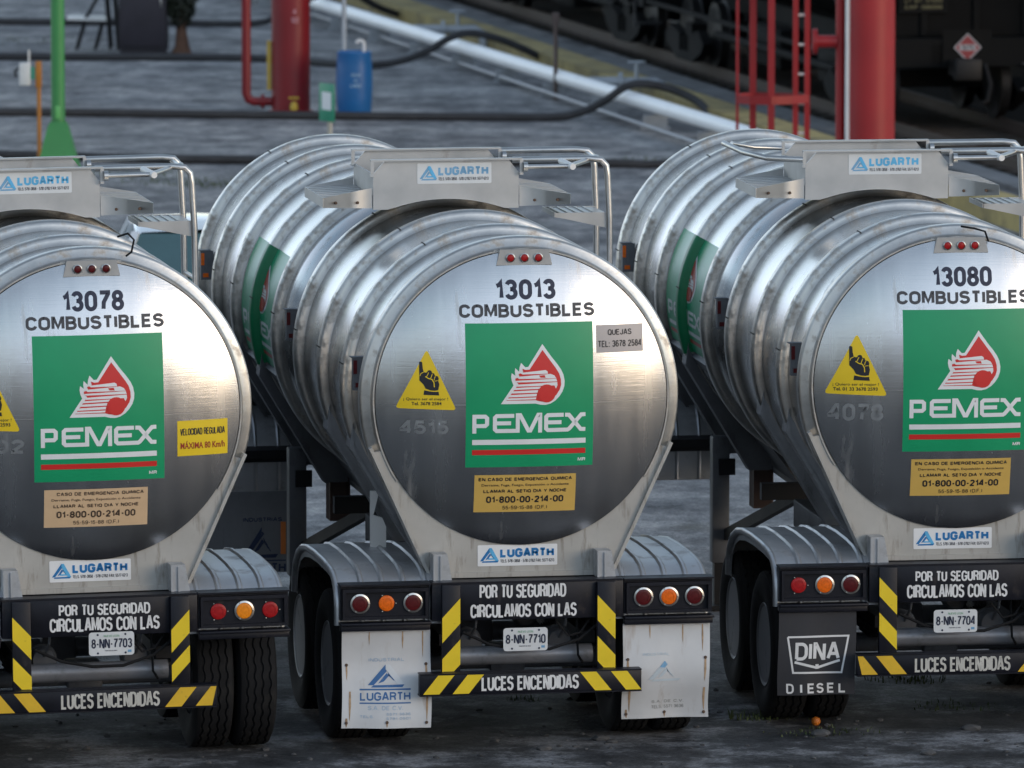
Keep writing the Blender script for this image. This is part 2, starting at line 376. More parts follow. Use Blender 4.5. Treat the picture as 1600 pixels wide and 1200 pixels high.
# company panel artwork in units of the panel (0..200 wide, 0..224 down)
def panel_layers():
    P = lambda x, y: (x, -y)
    L = [(pg((0, 0), (200, 0), (200, -224), (0, -224)), 0, 0)]
    E = lambda pts: pg(*[P(53+x/5.456, 15.5+y/5.456) for x, y in pts])
    L.append((E([(362, 95), (400, 150), (440, 205), (490, 268), (522, 315), (542, 360), (551, 410), (548, 455), (532, 500), (505, 540), (470, 575), (428, 600), (385, 610), (345, 608), (300, 597), (5, 597), (112, 440), (98, 405), (92, 370), (97, 335), (128, 358), (124, 325), (128, 293), (160, 325), (165, 285), (178, 250), (213, 288), (238, 285)]), 1, 1))
    L.append((E([(362, 145), (420, 225), (475, 300), (503, 345), (518, 395), (520, 440), (508, 482), (480, 525), (445, 555), (405, 575), (370, 582), (335, 578), (300, 568), (52, 568), (138, 452), (155, 430), (128, 398), (128, 382), (165, 372), (155, 345), (195, 330), (188, 300), (215, 310), (250, 308)]), 2, 2))
    for q in ([(165, 335), (385, 315), (402, 325), (406, 346), (190, 348)],
              [(135, 368), (330, 355), (430, 348), (462, 362), (478, 386), (160, 386)],
              [(115, 402), (478, 389), (486, 413), (150, 415)],
              [(140, 434), (486, 418), (488, 446), (140, 450)],
              [(462, 447), (488, 447), (474, 473)],
              [(124, 462), (360, 453), (340, 472), (114, 478)],
              [(105, 490), (322, 482), (316, 504), (92, 508)],
              [(83, 521), (312, 513), (307, 535), (70, 540)],
              [(60, 549), (305, 544), (302, 560), (50, 564)]): L.append((E(q), 1, 3))
    L.append((E([(330, 360), (378, 357), (386, 380), (342, 378)]), 2, 4))
    cx, cy = P(53+395/5.456, 15.5+512/5.456)
    L.append((disc(cx, cy, 76/5.456), 2, 5))
    S = lambda pts: stroke([(10+x*0.3478, -169.8+y*0.325) for x, y in pts], 6.2)
    for q in ([(9, -2), (9, 79), (57, 79), (65, 71), (65, 42), (57, 34), (18, 34)],
              [(186, 81), (108, 81), (100, 73), (100, 17), (108, 9), (202, 9), (202, 84), (213, 84), (250, 9), (259, 9), (294, 84), (303, 84), (303, -2)],
              [(108, 46), (172, 46)],
              [(410, 81), (338, 81), (330, 73), (330, 17), (338, 9), (428, 9), (436, 14), (490, 80), (510, 81)],
              [(338, 46), (400, 46)], [(416, 81), (434, 80), (488, 10), (510, 9)]): L.append((S(q), 1, 1))
    L.append((pg((10, -180.5), (188, -180.5), (188, -188.5), (10, -188.5)), 1, 1))
    L.append((pg((10, -196.5), (188, -196.5), (188, -204.5), (10, -204.5)), 2, 1))
    L.append((caps('MR', 176, 188, -217, -211.5), 1, 1))
    return L
PANEL = panel_layers()
PMATS = [GREEN, WHITE, RED]

def penrose(x0, x1, y0, y1):
    """the three-sided builder's triangle: list of (shape, tone 0 dark / 1 light)"""
    f = lambda a, b: (x0+a*(x1-x0), y0+b*(y1-y0))
    return [(pg(f(0, .1), f(.5, 1), f(.6, .82), f(.16, .1)), 0), (pg(f(.16, .1), f(.08, 0), f(.94, 0), f(1, .12)), 0),
            (pg(f(.5, 1), f(.62, 1), f(1, .12), f(.82, .12), f(.50, .78)), 1),
            (pg(f(.28, .17), f(.52, .62), f(.58, .5), f(.44, .26)), 0), (pg(f(.40, .2), f(.46, .3), f(.72, .3), f(.78, .2)), 1),
            (pg(f(.58, .5), f(.52, .62), f(.70, .30), f(.78, .2), f(.80, .2), f(.55, .68)), 0)]

# ------------------------------------------------------------------ tank trailer
AXZ = 2.31; RO = 1.06; RB = 0.995
HA, HB, HY = 0.968, 0.145, -0.048
def head_y(x, z):
    rr = min(1.0, ((x*x+(z-AXZ)**2)**0.5/HA)); return HY-HB*(1-rr**2)-0.02*(1-rr**8)
def hmap(u, v, l):
    e = 1e-3; u -= .014; v += .007
    gx = (head_y(u+e, v)-head_y(u-e, v))/(2*e); gz = (head_y(u, v+e)-head_y(u, v-e))/(2*e)
    nrm = Vector((gx, -1, gz)).normalized()
    return Vector((u, head_y(u, v), v))+nrm*l
RINGS = [0.0, 0.88, 1.90, 2.98, 4.05, 5.10, 6.10, 7.10, 8.0]

def tyre_fn(b):
    prof = [(0.28, -.105), (0.33, -.122), (0.40, -.134), (0.455, -.128), (0.487, -.112), (0.494, -.098)]
    tr = []
    for x in (-.075, -.025, .025, .075): tr += [(0.497, x-.008, 1), (0.485, x-.004, 1), (0.485, x+.004, 1), (0.497, x+.008, 1)]
    full = [(r, x, 0) for r, x in prof]+tr+[(r, -x, 0) for r, x in reversed(prof)]
    SEG = 120; cols = []
    for k in range(SEG):
        a = 2*math.pi*k/SEG; zig = 0.005*(1 if (k//2) % 2 else -1)
        cols.append([b.bm.verts.new((x+(zig if t else 0), r*math.cos(a), r*math.sin(a))) for r, x, t in full])
    for k in range(SEG):
        A, B = cols[k], cols[(k+1) % SEG]
        for j in range(len(full)-1): b.face([A[j], A[j+1], B[j+1], B[j]])
def rim_fn(sgn):
    def fn(b):
        b.lathe([(0.285, -.10*sgn), (0.295, .09*sgn), (0.28, .112*sgn), (0.268, .108*sgn), (0.262, .102*sgn), (0.0, .095*sgn)], axis='x', seg=48)
    return fn

def fender_fn(sx, lip):
    def fn(b):
        x0, x1 = 0.53, (1.235 if sx < 0 else 1.195)
        prof = [(-.215, .86), (-.213, .96), (-.20, 1.04), (-.17, 1.10), (-.11, 1.15), (-.03, 1.185), (.10, 1.208), (.35, 1.222), (.75, 1.226), (1.1, 1.215), (1.35, 1.185), (1.53, 1.13), (1.66, 1.04), (1.72, .94), (1.74, .82)]
        def sheet(xa, xb, off, m=0):
            n = len(prof)
            def pt(i, t):
                a = Vector(prof[max(0, i-1)]); c = Vector(prof[min(n-1, i+1)]); d = (c-a).normalized(); nn = Vector((-d.y, d.x))
                q = Vector(prof[i])+nn*t; return q
            for i in range(n-1):
                q = []
                for (xx, ii) in ((xa, i), (xb, i), (xb, i+1), (xa, i+1)):
                    p = pt(ii, off); q.append(b.bm.verts.new((sx*xx, p.x, p.y)))
                b.face(q, m)
            return pt
        pt = sheet(x0, x1, 0)
        sheet(x0, x1, -.006)
        for rx in (0.66, 0.80, 0.94, 1.08):       # pressed ribs
            n = len(prof); hs = [(rx-.02, 0.001), (rx-.008, .013), (rx+.008, .013), (rx+.02, 0.001)]
            for i in range(n-1):
                for k in range(3):
                    q = []
                    for (xx, tt), ii in ((hs[k], i), (hs[k+1], i), (hs[k+1], i+1), (hs[k], i+1)):
                        p = pt(ii, tt); q.append(b.bm.verts.new((sx*xx, p.x, p.y)))
                    b.face(q)
        # rolled outer lip with the side flange below it
        n = len(prof)
        path = [(sx*(x1+.004), pt(i, -.022).x, pt(i, -.022).y) for i in range(n)]
        b.tube(path, 0.026, 0, 10)
        for i in range(n-1):
            p, q = pt(i, -.03), pt(i+1, -.03); p2, q2 = pt(i, -.085), pt(i+1, -.085)
            b.poly([(sx*(x1-.004), p.x, p.y), (sx*(x1-.004), q.x, q.y), (sx*(x1-.004), q2.x, q2.y), (sx*(x1-.004), p2.x, p2.y)])
    return fn

def flap_geom(x0, x1, z0, z1, y, amp, seed, th=0.006):
    def fy(u, v):
        t = (z1-v)/(z1-z0); s = (u-x0)/(x1-x0)
        return y+amp*(0.62*math.sin(t*5.2+seed)*t**.6+0.5*math.sin(t*2.0+s*2.2+seed*2)*t)+0.010*math.sin(s*9+seed)*t-amp*1.2*max(0, t-.8)
    def fx(u, v):
        t = (z1-v)/(z1-z0); return u+0.012*math.sin(t*4+seed)*t
    def fn(b):
        NX, NZ = 14, 18
        for off in (0, th):
            g = [[b.bm.verts.new((fx(x0+(x1-x0)*i/NX, z1-(z1-z0)*j/NZ), fy(x0+(x1-x0)*i/NX, z1-(z1-z0)*j/NZ)+off, z1-(z1-z0)*j/NZ)) for i in range(NX+1)] for j in range(NZ+1)]
            for j in range(NZ):
                for i in range(NX): b.face([g[j][i], g[j][i+1], g[j+1][i+1], g[j+1][i]])
            if off == 0: g0 = g
        rim0 = [g0[0][i] for i in range(NX+1)]+[g0[j][NX] for j in range(1, NZ+1)]+[g0[NZ][i] for i in range(NX-1, -1, -1)]+[g0[j][0] for j in range(NZ-1, 0, -1)]
        rim1 = [g[0][i] for i in range(NX+1)]+[g[j][NX] for j in range(1, NZ+1)]+[g[NZ][i] for i in range(NX-1, -1, -1)]+[g[j][0] for j in range(NZ-1, 0, -1)]
        for i in range(len(rim0)): b.face([rim0[i], rim0[(i+1) % len(rim0)], rim1[(i+1) % len(rim0)], rim1[i]])
    return fn, lambda u, v, l: (fx(u, v), fy(u, v)-l, v)

def maker_sticker(u0, u1, v0, v1, y, root, key, faded=0):
    W = u1-u0; H = v1-v0
    L = [(rect(u0, u1, v0, v1, 0.008), 0, 0)]
    for s, t in penrose(u0+.03*W, u0+.265*W, v0+.17*H, v1-.14*H): L.append((s, 2 if t else 1, 1+t))
    L.append((caps('LUGARTH', u0+.285*W, u1-.045*W, v0+.40*H, v1-.17*H, .33), 1 if faded < 2 else 2, 1))
    L.append((caps('TELS. 5781-3858 - 5781-2762 FAX: 5577-6213', u0+.285*W, u1-.04*W, v0+.16*H, v0+.31*H), 3, 1))
    mats = [PALE if faded else WHITE, (BLUE, FBLUE, FBLUE)[faded], LBLUE, CHAR if faded < 3 else SGREY]
    return decal('maker_sticker', L, mats, flat(y), root, key=key)

def hand_layers(tel, u0, u1, v0, v1):
    W = (u1-u0)/810.0; H = (v1-v0)/845.0
    f = lambda x, y: (u0+(x-30)*W, v0+(940-y)*H)
    def rc(pts, r):     # rounded triangle
        out = []
        for i in range(3):
            p = Vector(pts[i]); a = Vector(pts[i-1]); c = Vector(pts[(i+1) % 3])
            s = p+(a-p).normalized()*r; e = p+(c-p).normalized()*r
            for k in range(6):
                t = k/5; out.append(tuple(s*(1-t)**2+p*2*t*(1-t)+e*t*t))
        return out
    L = [(tf(pg(*rc([(450, 60), (10, 915), (858, 945)], 60)), f), 0, 0)]
    L.append((tf(pg((343, 250), (352, 238), (375, 238), (387, 252), (392, 330), (405, 388), (430, 396), (452, 392), (462, 368), (490, 360), (512, 372), (522, 404), (548, 406), (560, 440), (598, 448), (612, 480), (606, 515), (620, 570), (605, 650), (560, 660), (500, 655), (430, 630), (400, 570), (345, 510)), f), 1, 1))
    L.append((tf(pg((412, 652), (480, 668), (545, 676), (610, 674), (618, 728), (400, 720)), f), 1, 1))
    for q, wd in (([(428, 452), (470, 482), (520, 495), (546, 545), (550, 608)], 13), ([(442, 460), (458, 430), (474, 395)], 9), ([(500, 482), (512, 450), (524, 415)], 9), ([(548, 505), (556, 470), (566, 450)], 9), ([(352, 445), (365, 412), (405, 390)], 9), ([(552, 520), (600, 512)], 8)):
        L.append((tf(stroke(q, wd), f), 0, 2))
    A = lambda x, y: f(x, y)
    a, b_ = f(125, 812), f(740, 760); L.append((text('¡ Quiero ser el mejor !', a[0], b_[0], a[1], b_[1], 0.004), 1, 1))
    a, b_ = f(235 if len(tel) < 12 else 130, 872), f(650 if len(tel) < 12 else 725, 822); L.append((text('Tel. '+tel, a[0], b_[0], a[1], b_[1], 0.018), 1, 1))
    return L

def lamp(b_root, x, y, z, r, lens, bezel, key):
    def fn(b):
        if bezel: b.lathe([(r*1.05, 0), (r*1.28, -.004), (r*1.30, -.010), (r*1.06, -.013)], c=(0, 0, 0), seg=32, m=1, closed=True)
        b.lathe([(r*1.05, -.002), (r*1.02, -.008), (r*.9, -.0105), (r*.62, -.0115), (r*.6, -.0095), (r*.3, -.0105), (0, -.011)], seg=32, m=0)
        for k in range(3):
            a = R(90+120*k+30); rr = r*1.2
            b.lathe([(r*.09, -.014), (r*.08, -.02), (0, -.021)], c=(rr*math.cos(a), 0, rr*math.sin(a)), seg=8, m=1)
    o = shared(('lamp', key, r, bezel, lens.name), 'lamp_lens', b_root, fn, [lens, CHROME]); o.location = (x, y, z); return o

def make_trailer(cfg):
    n = cfg['n']; root = empty('tank_trailer', cfg['loc'], (cfg['tilt'], cfg.get('roll', 0), cfg['yaw']))
    tag(root, cfg['label'], 'tank trailer', 'steel fuel tank trailers parked side by side')
    # --- shell with the waist between its two tanks
    def shell(b):
        pr = [(RB, 0.02), (RB, 1.2), (RB, 2.4), (RB, 3.2), (.985, 3.28), (.945, 3.37), (.87, 3.45), (.80, 3.50), (.80, 3.62), (.87, 3.67), (.945, 3.75), (.985, 3.84), (RB, 3.92), (RB, 5), (RB, 6.5), (RB, 8.0), (.95, 8.12), (.8, 8.24), (.55, 8.33), (.25, 8.37), (0, 8.38)]
        b.lathe(pr, c=(0, 0, AXZ), seg=128)
    shared('shell', 'tank_shell', root, shell, STEEL, smooth=30)
    def head(b):
        NR, NA = 26, 128; rings = []
        for i in range(NR+1):
            r = HA*i/NR
            rings.append([b.bm.verts.new((r*math.cos(2*math.pi*k/NA), head_y(r, AXZ), AXZ+r*math.sin(2*math.pi*k/NA))) for k in range(NA)] if i else [b.bm.verts.new((0, head_y(0, AXZ), AXZ))])
        for k in range(NA): b.face([rings[0][0], rings[1][k], rings[1][(k+1) % NA]])
        for i in range(1, NR):
            for k in range(NA): b.face([rings[i][k], rings[i+1][k], rings[i+1][(k+1) % NA], rings[i][(k+1) % NA]])
    shared('head', 'rear_head', root, head, HEAD, smooth=60)
    # --- stiffening rings
    def rear_ring(b):
        b.lathe([(.955, .03), (.968, -.035), (.974, -.046), (.984, -.046), (.990, -.02), (1.0, -.006), (1.045, .0), (1.056, .008), (1.06, .022), (1.06, .095), (1.052, .105), (1.0, .108), (.99, .11)], c=(0, 0, AXZ), seg=120, a0=R(-33), a1=R(213))
        b.lathe([(.955, .03), (.967, -.034), (.970, -.036)], c=(0, 0, AXZ), seg=120)
    def ring(b):
        b.lathe([(.99, -.085), (.995, -.078), (1.03, -.066), (1.045, -.062), (1.057, -.05), (1.06, -.03), (1.06, .03), (1.057, .05), (1.045, .062), (1.03, .066), (.995, .078), (.99, .085)], c=(0, 0, AXZ), seg=144)
        for a in (118, 172):       # joints in the strap
            ca, sa = math.cos(R(a)), math.sin(R(a))
            b.box(-.004, .004, -.066, .066, -.003, .003, 1, rot=Matrix.Rotation(R(90-a), 3, 'Y'))
            vs = b.bm.verts[:]; vs = vs[-8:]
            for v in vs: v.co += Vector((ca*1.0605, 0, AXZ+sa*1.0605))
    for i, y in enumerate(RINGS):
        if i == 0: shared('ring0', 'stiffening_ring', root, rear_ring, RING, smooth=50)
        else:
            o = shared('ring', 'stiffening_ring', root, ring, [RING, mat('joint_dark', (0.03, 0.025, 0.02), 0.8)], smooth=50); o.location = (0, y, 0)
    # --- saddle straps running down to the chassis
    for i, y in enumerate(RINGS[:8]):
        if i in (0, 3, 4): continue
        for sx in (-1, 1):
            def leg(b, sx=sx):
                t = R(206); w = .075
                px, pz = 1.05*math.cos(t), AXZ+1.05*math.sin(t)
                pts = [(px, pz), (px+.10, pz+.03), (-.36, 1.18), (-.50, 1.12)]
                pts = [(-.98, 2.02), (-.995, 1.90), (-.52, 1.12), (-.36, 1.12), (-.40, 1.36), (-.62, 1.52), (-.80, 1.72), (-.90, 1.90)]
                b.prism([(-sx*p[0], p[1]) for p in pts], 'y', -.075, .075)
                b.prism([(-sx*p[0], p[1]) for p in [(-.985, 2.06), (-1.005, 1.90), (-.53, 1.115), (-.505, 1.115), (-.975, 1.895)]], 'y', -.088, .088)
            o = shared(('leg', sx), 'saddle_strap', root, leg, GREY if i < 4 else DGREY); o.location = (0, y, 0)
            if i >= 4: o.material_slots[0].link = 'OBJECT'; o.material_slots[0].material = DGREY
    # --- rear bolster plate
    def bol(b):
        arc = [(math.cos(R(a))*.968, AXZ+math.sin(R(a))*.968) for a in range(200, 341, 4)]
        pts = arc+[(.985, 1.97), (.60, 1.13), (-.60, 1.13), (-.985, 1.97)]
        b.prism(pts, 'y', -.035, .02)
        for sx in (-1, 1):     # edge flanges
            b.bar((sx*.60, .02, 1.13), (sx*1.0, .02, 2.0), .17, .022, up=(sx*.9, 0, -.42))
        b.box(-.60, .60, -.052, -.036, 1.132, 1.165)
    shared('bolster', 'rear_bolster_plate', root, bol, CREAM, smooth=25)
    for sx in (-1, 1):
        def gus(b):
            b.prism([(-.065, 1.31), (.03, 1.31), (.06, 1.134), (-.065, 1.134)], 'y', -.20, -.054)
            b.box(-.066, -.052, -.215, -.200, 1.134, 1.31); b.box(-.02, -.008, -.215, -.200, 1.134, 1.30)
        o = shared('gusset', 'gusset', root, gus, FEND); o.location = (sx*.545, 0, 0)
    # --- rear lamp bar on the head
    def lbar(b):
        y0 = -.085
        b.prism([(-.185, 3.19), (.185, 3.19), (.16, 3.292), (-.16, 3.292)], 'y', y0, y0+.12)
        for sx in (-1, 1): b.prism([(sx*.185, 3.20), (sx*.215, 3.205), (sx*.195, 3.285), (sx*.165, 3.285)], 'y', y0+.045, y0+.12)
    lb = shared('lbar', 'rear_lamp_bar', root, lbar, FRAME)
    lb.location = (.012, 0, 0)
    for x in (-.092, 0, .092): lamp(lb, x, -.086, 3.238, .023, LENSB if n != '13078' else LENSR, True, 'top')
    # --- markings on the head
    zs = AXZ+.02-.05
    decal('weld_seam', [(rect(-.945, .945, zs, zs+.004), 0, 0)], [mat('seam_steel', (.30, .29, .28), .5, .9)], lambda u, v, l: hmap(u+.014, v, .0006), root, step=.04, key='seam')
    u0, u1, v0, v1 = -.378, .468, 1.868, 2.812
    L = [(tf(s, lambda a, b_: (u0+a/200*(u1-u0), v1+b_/224*(v1-v0))), mi, lv) for s, mi, lv in PANEL]
    decal('logo_panel', L, PMATS, hmap, root, step=.035, eps=.0012, key='logo')
    decal('tank_number', [(caps(n, -.172, .224, 2.962, 3.092, .27), 0, 0)], [NAVY], hmap, root, step=.05)
    decal('lettering', [(caps('COMBUSTIBLES', -.412, .482, 2.848, 2.935, .27), 0, 0)], [CHAR], hmap, root, step=.05, key='combust')
    hl = hand_layers(cfg['tel'], *cfg['tri'])
    decal('warning_sticker', hl, [YEL, INK], hmap, root, step=.04)
    eu0, eu1, ev0, ev1 = -.315, .358, 1.565, 1.815; EW, EH = eu1-eu0, ev1-ev0
    T = lambda s, a, b_, c, d, bo: ((caps if s == s.upper() else text)(s, eu0+a*EW, eu0+b_*EW, ev0+c*EH, ev0+d*EH, bo*8.5 if s == s.upper() else .012), 1, 1)
    em = [(rect(eu0, eu1, ev0, ev1), 0, 0), T('EN CASO DE EMERGENCIA QUIMICA' if not cfg['faded'] else 'CASO DE EMERGENCIA QUIMICA', .04 if not cfg['faded'] else .12, .96, .84, .93, .03), T('Derrame, Fuga, Fuego, Exposición o Accidente', .07, .93, .68, .76, .02),
          T('LLAMAR AL SETIQ DIA Y NOCHE', .09, .91, .52, .61, .03), T('01-800-00-214-00', .12, .88, .25, .43, .03), T('55-59-15-88 (D.F.)', .28, .72, .07, .17, .02)]
    decal('emergency_sticker', em, [BEIGE if cfg['faded'] else GOLD, INK if not cfg['faded'] else mat('faded_ink', (0.07, 0.045, 0.03), .5)], hmap, root, step=.05)
    if cfg['ghost']: decal('ghost_number', [(caps(cfg['ghost'], *cfg['ghost_at']), 0, 0)], [GHOST], hmap, root, step=.05)
    if n == '13013':
        q0, q1, w0, w1 = .492, .815, 2.605, 2.785
        decal('complaint_sticker', [(rect(q0, q1, w0, w1), 0, 0), (caps('QUEJAS', q0+.08, q1-.08, w0+.112, w0+.150), 1, 1), (caps('TEL: 3678 2584', q0+.012, q1-.012, w0+.035, w0+.078), 1, 1)], [SGREY, INK], hmap, root, step=.05)
    if n == '13078':
        q0, q1, w0, w1 = .555, .895, 2.005, 2.235
        decal('speed_sticker', [(rect(q0, q1, w0, w1), 0, 0), (caps('VELOCIDAD REGULADA', q0+.02, q1-.02, w0+.135, w0+.18), 1, 1), (text('MÁXIMA 80 Km/h', q0+.02, q1-.02, w0+.045, w0+.098, .02), 2, 1)], [YEL, INK, mat('sticker_dark_red', (0.30, 0.02, 0.01), .5)], hmap, root, step=.05)
    maker_sticker(-.288, .243, 1.203, 1.343, -.036, root, 'mk_low', 0)
    # --- manhole box with its two end plates, trays, ladder
    def plate(b):
        xs = [-.57+.0505*k for k in range(21)]
        low = [(x, 3.315+.068*max(0, 1-((x+.06)/.40)**2)) for x in xs]
        pts = low+[(.44, 3.56), (.37, 3.648), (-.49, 3.648), (-.57, 3.56)]
        b.prism(pts, 'y', -.008, .008)
        b.box(-.59, .46, -.05, .008, 3.6485, 3.660)
        for x in (-.583, .453):
            b.box(x-.012, x+.012, -.05, -.040, 3.56, 3.6485); b.box(x-.012, x+.012, -.05, .0, 3.545, 3.558)
    o = shared('endplate', 'manhole_box_plate', root, plate, FRAME); o.location = (0, 2.55, 0)
    o = shared('endplate', 'manhole_box_plate', root, plate, FRAME); o.location = (0, 3.40, 0)
    def sides(b):
        for x in (-.566, .436): b.box(x-.004, x+.004, 2.56, 3.39, 3.32, 3.56)
        b.box(-.56, .43, 2.56, 3.39, 3.385, 3.395)
    shared('boxside', 'manhole_box_side', root, sides, FRAME)
    def lids(b):
        for y in (2.98,):
            b.lathe([(.27, 3.396), (.27, 3.45), (.25, 3.475), (.12, 3.50), (0, 3.505)], c=(-.06, y, 0), axis='z', seg=40)
    shared('lid', 'manhole_lid', root, lids, FRAME)
    for sx in (-1, 1):
        def tray(b, sx=sx):
            xi, xo = (-.576, -.91) if sx < 0 else (.446, .80)
            for y in (2.556, 3.394):
                b.prism([(xi, 3.325), (xo, 3.332), (xo, 3.402), (xi, 3.465)], 'y', y-.005, y+.005)
            b.prism([(xo, 3.332), (xo+.006*sx, 3.332), (xo+.006*sx, 3.402), (xo, 3.402)], 'y', 2.551, 3.399)
            b.prism([(xi, 3.405), (xo, 3.392), (xo, 3.400), (xi, 3.413)], 'y', 2.562, 3.388)
            for k in range(6):
                y = 2.66+.12*k
                b.prism([(xi, 3.414), (xo, 3.401), (xo, 3.407), (xi, 3.420)], 'y', y-.006, y+.006)
            for fx in (.3, .75):
                x = xi+(xo-xi)*fx; b.lathe([(.011, -.0), (.009, -.007), (0, -.008)], c=(x, 2.551, 3.365), seg=10, m=1)
        shared(('tray', sx), 'step_tray', root, tray, [FRAME, mat('bolt_rust', (0.09, 0.05, 0.03), .6)])
    def ladder(b):
        r = .022
        for y, z in ((2.78, 3.635), (3.28, 3.655)):
            b.tube([(.455, y+.1, z-.02), (.98, y, z-.01), (1.06, y, z-.02), (1.095, y, z-.06), (1.105, y, z-.13), (1.12, y, 3.2), (1.13, y, 1.5)], r, 0, 12)
        for y in (2.55, 3.40):
            b.lathe([(.034, 0), (.034, .03)], c=(.462, y-.06, 3.6), axis='x', seg=14); b.lathe([(.034, 0), (0, 0)], c=(.492, y-.06, 3.6), axis='x', seg=14)
        b.tube([(1.045, 2.78, 3.61), (1.045, 3.28, 3.62)], .016)
    shared('ladder', 'ladder_rail', root, ladder, TUBE)
    def handle(b):
        b.tube([(.49, 2.49, 3.60), (.79, 2.49, 3.60)], .017, 0, 12)
        b.tube([(.755, 2.66, 3.622), (.80, 2.44, 3.600)], .022, 1, 12)
        b.tube([(.78, 2.47, 3.60), (1.06, 2.95, 3.62)], .019, 0, 12)
    shared('handle', 'grab_handle', root, handle, [TUBE, WPAINT])
    for z in (3.20, 2.85, 2.5, 2.15, 1.8):
        def step(b):
            b.prism([(.74, .05), (1.11, .05), (1.11, -.06), (.80, .01), (.74, .02)], 'y', 2.79, 2.80)
            b.prism([(.74, .05), (1.11, .05), (1.11, -.06), (.80, .01), (.74, .02)], 'y', 3.26, 3.27)
            b.box(.745, 1.10, 2.8, 3.26, .036, .044); b.box(.735, .745, 2.79, 3.27, .02, .052)
            for k in range(5): b.box(.77+.06*k, .785+.06*k, 2.81, 3.25, .0445, .052)
        if z > 3: shared('step', 'ladder_step', root, step, FRAME).location = (0, 0, z)
        else:
            def rung(b): b.tube([(1.125, 2.78, 0), (1.125, 3.28, 0)], .015)
            shared('rung', 'ladder_rung', root, rung, TUBE).location = (0, 0, z)
    if cfg['rail']:
        def hr(b):
            b.tube([(-.60, 2.49, 3.60), (-.85, 2.50, 3.615), (-.98, 2.70, 3.64), (-1.06, 3.05, 3.675)], .02, 0, 12)
            b.tube([(-.60, 3.34, 3.61), (-.8, 3.33, 3.62), (-.98, 3.2, 3.66)], .016, 0, 12)
        shared('hrail', 'hand_rail', root, hr, TUBE)
    W = .0505
    maker_sticker(-.265, .250, 3.488, 3.630, 2.541, root, 'mk_top%d' % cfg['fade_top'], cfg['fade_top'])
    # --- green panel wrapped round the left flank of the front tank
    A0 = R(150); SPAN = .84
    yc = 5.10
    def gmap(rad):
        def f(u, v, l):
            ang = A0+(-v)/RB; rr = rad+l
            return (rr*math.cos(ang), yc+.86-u, AXZ+rr*math.sin(ang))
        return f
    gl = [(tf(s, lambda a, b_: (a/200*1.62, b_/224*SPAN)), mi, lv) for s, mi, lv in PANEL]
    def cut(gl_, lo, hi):
        bm = decal_mesh(gl_, lambda u, v, l: (u, v, l), 0)
        for co, no in ((lo, (-1, 0, 0)), (hi, (1, 0, 0))):
            bmesh.ops.bisect_plane(bm, geom=bm.verts[:]+bm.edges[:]+bm.faces[:], plane_co=(co, 0, 0), plane_no=no, clear_outer=True)
        return bm
    if 'flank' not in CACHE:
        for key, lo, hi, rad in (('flank', 0, .772, RB), ('flank2', .948, 1.62, RB)):
            bm = cut(gl, lo, hi); f = gmap(rad)
            vv = -SPAN+.04
            while vv < 0:
                bmesh.ops.bisect_plane(bm, geom=bm.verts[:]+bm.edges[:]+bm.faces[:], plane_co=(0, vv, 0), plane_no=(0, 1, 0)); vv += .03
            for v in bm.verts: v.co = f(v.co.x, v.co.y, v.co.z)
            me = bpy.data.meshes.new('flank_panel'); bm.to_mesh(me); bm.free()
            for mm in (mat('flank_green', (0.008, 0.30, 0.13), .3, 0, .1, 3), mat('flank_white', (0.6, 0.6, 0.58), .4), mat('flank_red', (0.4, 0.04, 0.03), .4)): me.materials.append(mm)
            for p in me.polygons: p.use_smooth = True
            CACHE[key] = me
    def fr(b): b.lathe([(.997, -.0865), (1.031, -.069), (1.047, -.065), (1.0605, -.051), (1.063, -.03), (1.063, .03), (1.0605, .051), (1.047, .065), (1.031, .069), (.997, .0865)], c=(0, yc, AXZ), seg=40, a0=A0, a1=A0+SPAN/RB)
    shared('flank3', 'flank_panel_band', root, fr, mat('flank_dark_green', (0.004, 0.17, 0.065), .4, 0, .1, 3), smooth=60)
    for key in ('flank', 'flank2'): link('flank_panel', CACHE[key], root)
    # --- side marker lamps on the left flank
    def marker(b):
        b.box(-.045, .05, -.03, .03, -.10, .115); b.box(-.06, .03, -.035, .04, .1155, .122)
        b.box(-.045, -.020, -.038, -.0305, .01, .10, 1)
        b.box(-.03, .012, -.034, -.0305, -.08, -.05, 1)
    for y in (.42, 3.42, 7.6):
        o = shared('marker%d' % (y > 7), 'side_marker_lamp', root, marker, [DGREY, LENSR if y < 7 else LENSA]); o.location = (-1.0 if y < 7 else -1.03, y, 2.43)
    # --- front supports: hopper plates, front bulkhead
    def hop(b):
        for sx in (-1, 1):
            b.prism([(sx*.92, 2.0), (sx*.96, 1.96), (sx*.30, 1.10), (sx*.22, 1.10), (sx*.3, 1.28), (sx*.7, 1.62)], 'y', 4.13, 6.02)
        b.box(-.3, .3, 4.13, 7.9, 1.06, 1.34)
    shared('hop', 'front_saddle', root, hop, DGREY)
    def bulk(b):
        b.prism([(-1.0, 2.25), (-.80, 1.15), (.80, 1.15), (1.0, 2.25), (.7, 1.6), (0, 1.38), (-.7, 1.6)], 'y', 7.18, 7.24)
        b.box(-.9, .9, 6.6, 7.9, 1.10, 1.16)
        b.prism([(-1.15, 2.2), (-.72, 2.2), (-.72, 1.45), (-1.15, 1.45)], 'y', 7.3, 7.36)
    shared('bulk', 'front_bulkhead', root, bulk, BLACK)
    # --- chassis and bogie
    def chas(b):
        for sx in (-1, 1):
            b.box(sx*.45-.06, sx*.45+.06, -.22, 3.3, .93, 1.125, bev=.01)
            for y in (.55, 1.80): b.box(sx*.47-.05, sx*.47+.05, y-.45, y+.45, .66, .74)
        for y in (.15, 1.2, 2.4, 3.2): b.box(-.39, .39, y-.05, y+.05, .95, 1.10)
    shared('chassis', 'chassis_frame', root, chas, BLACK)
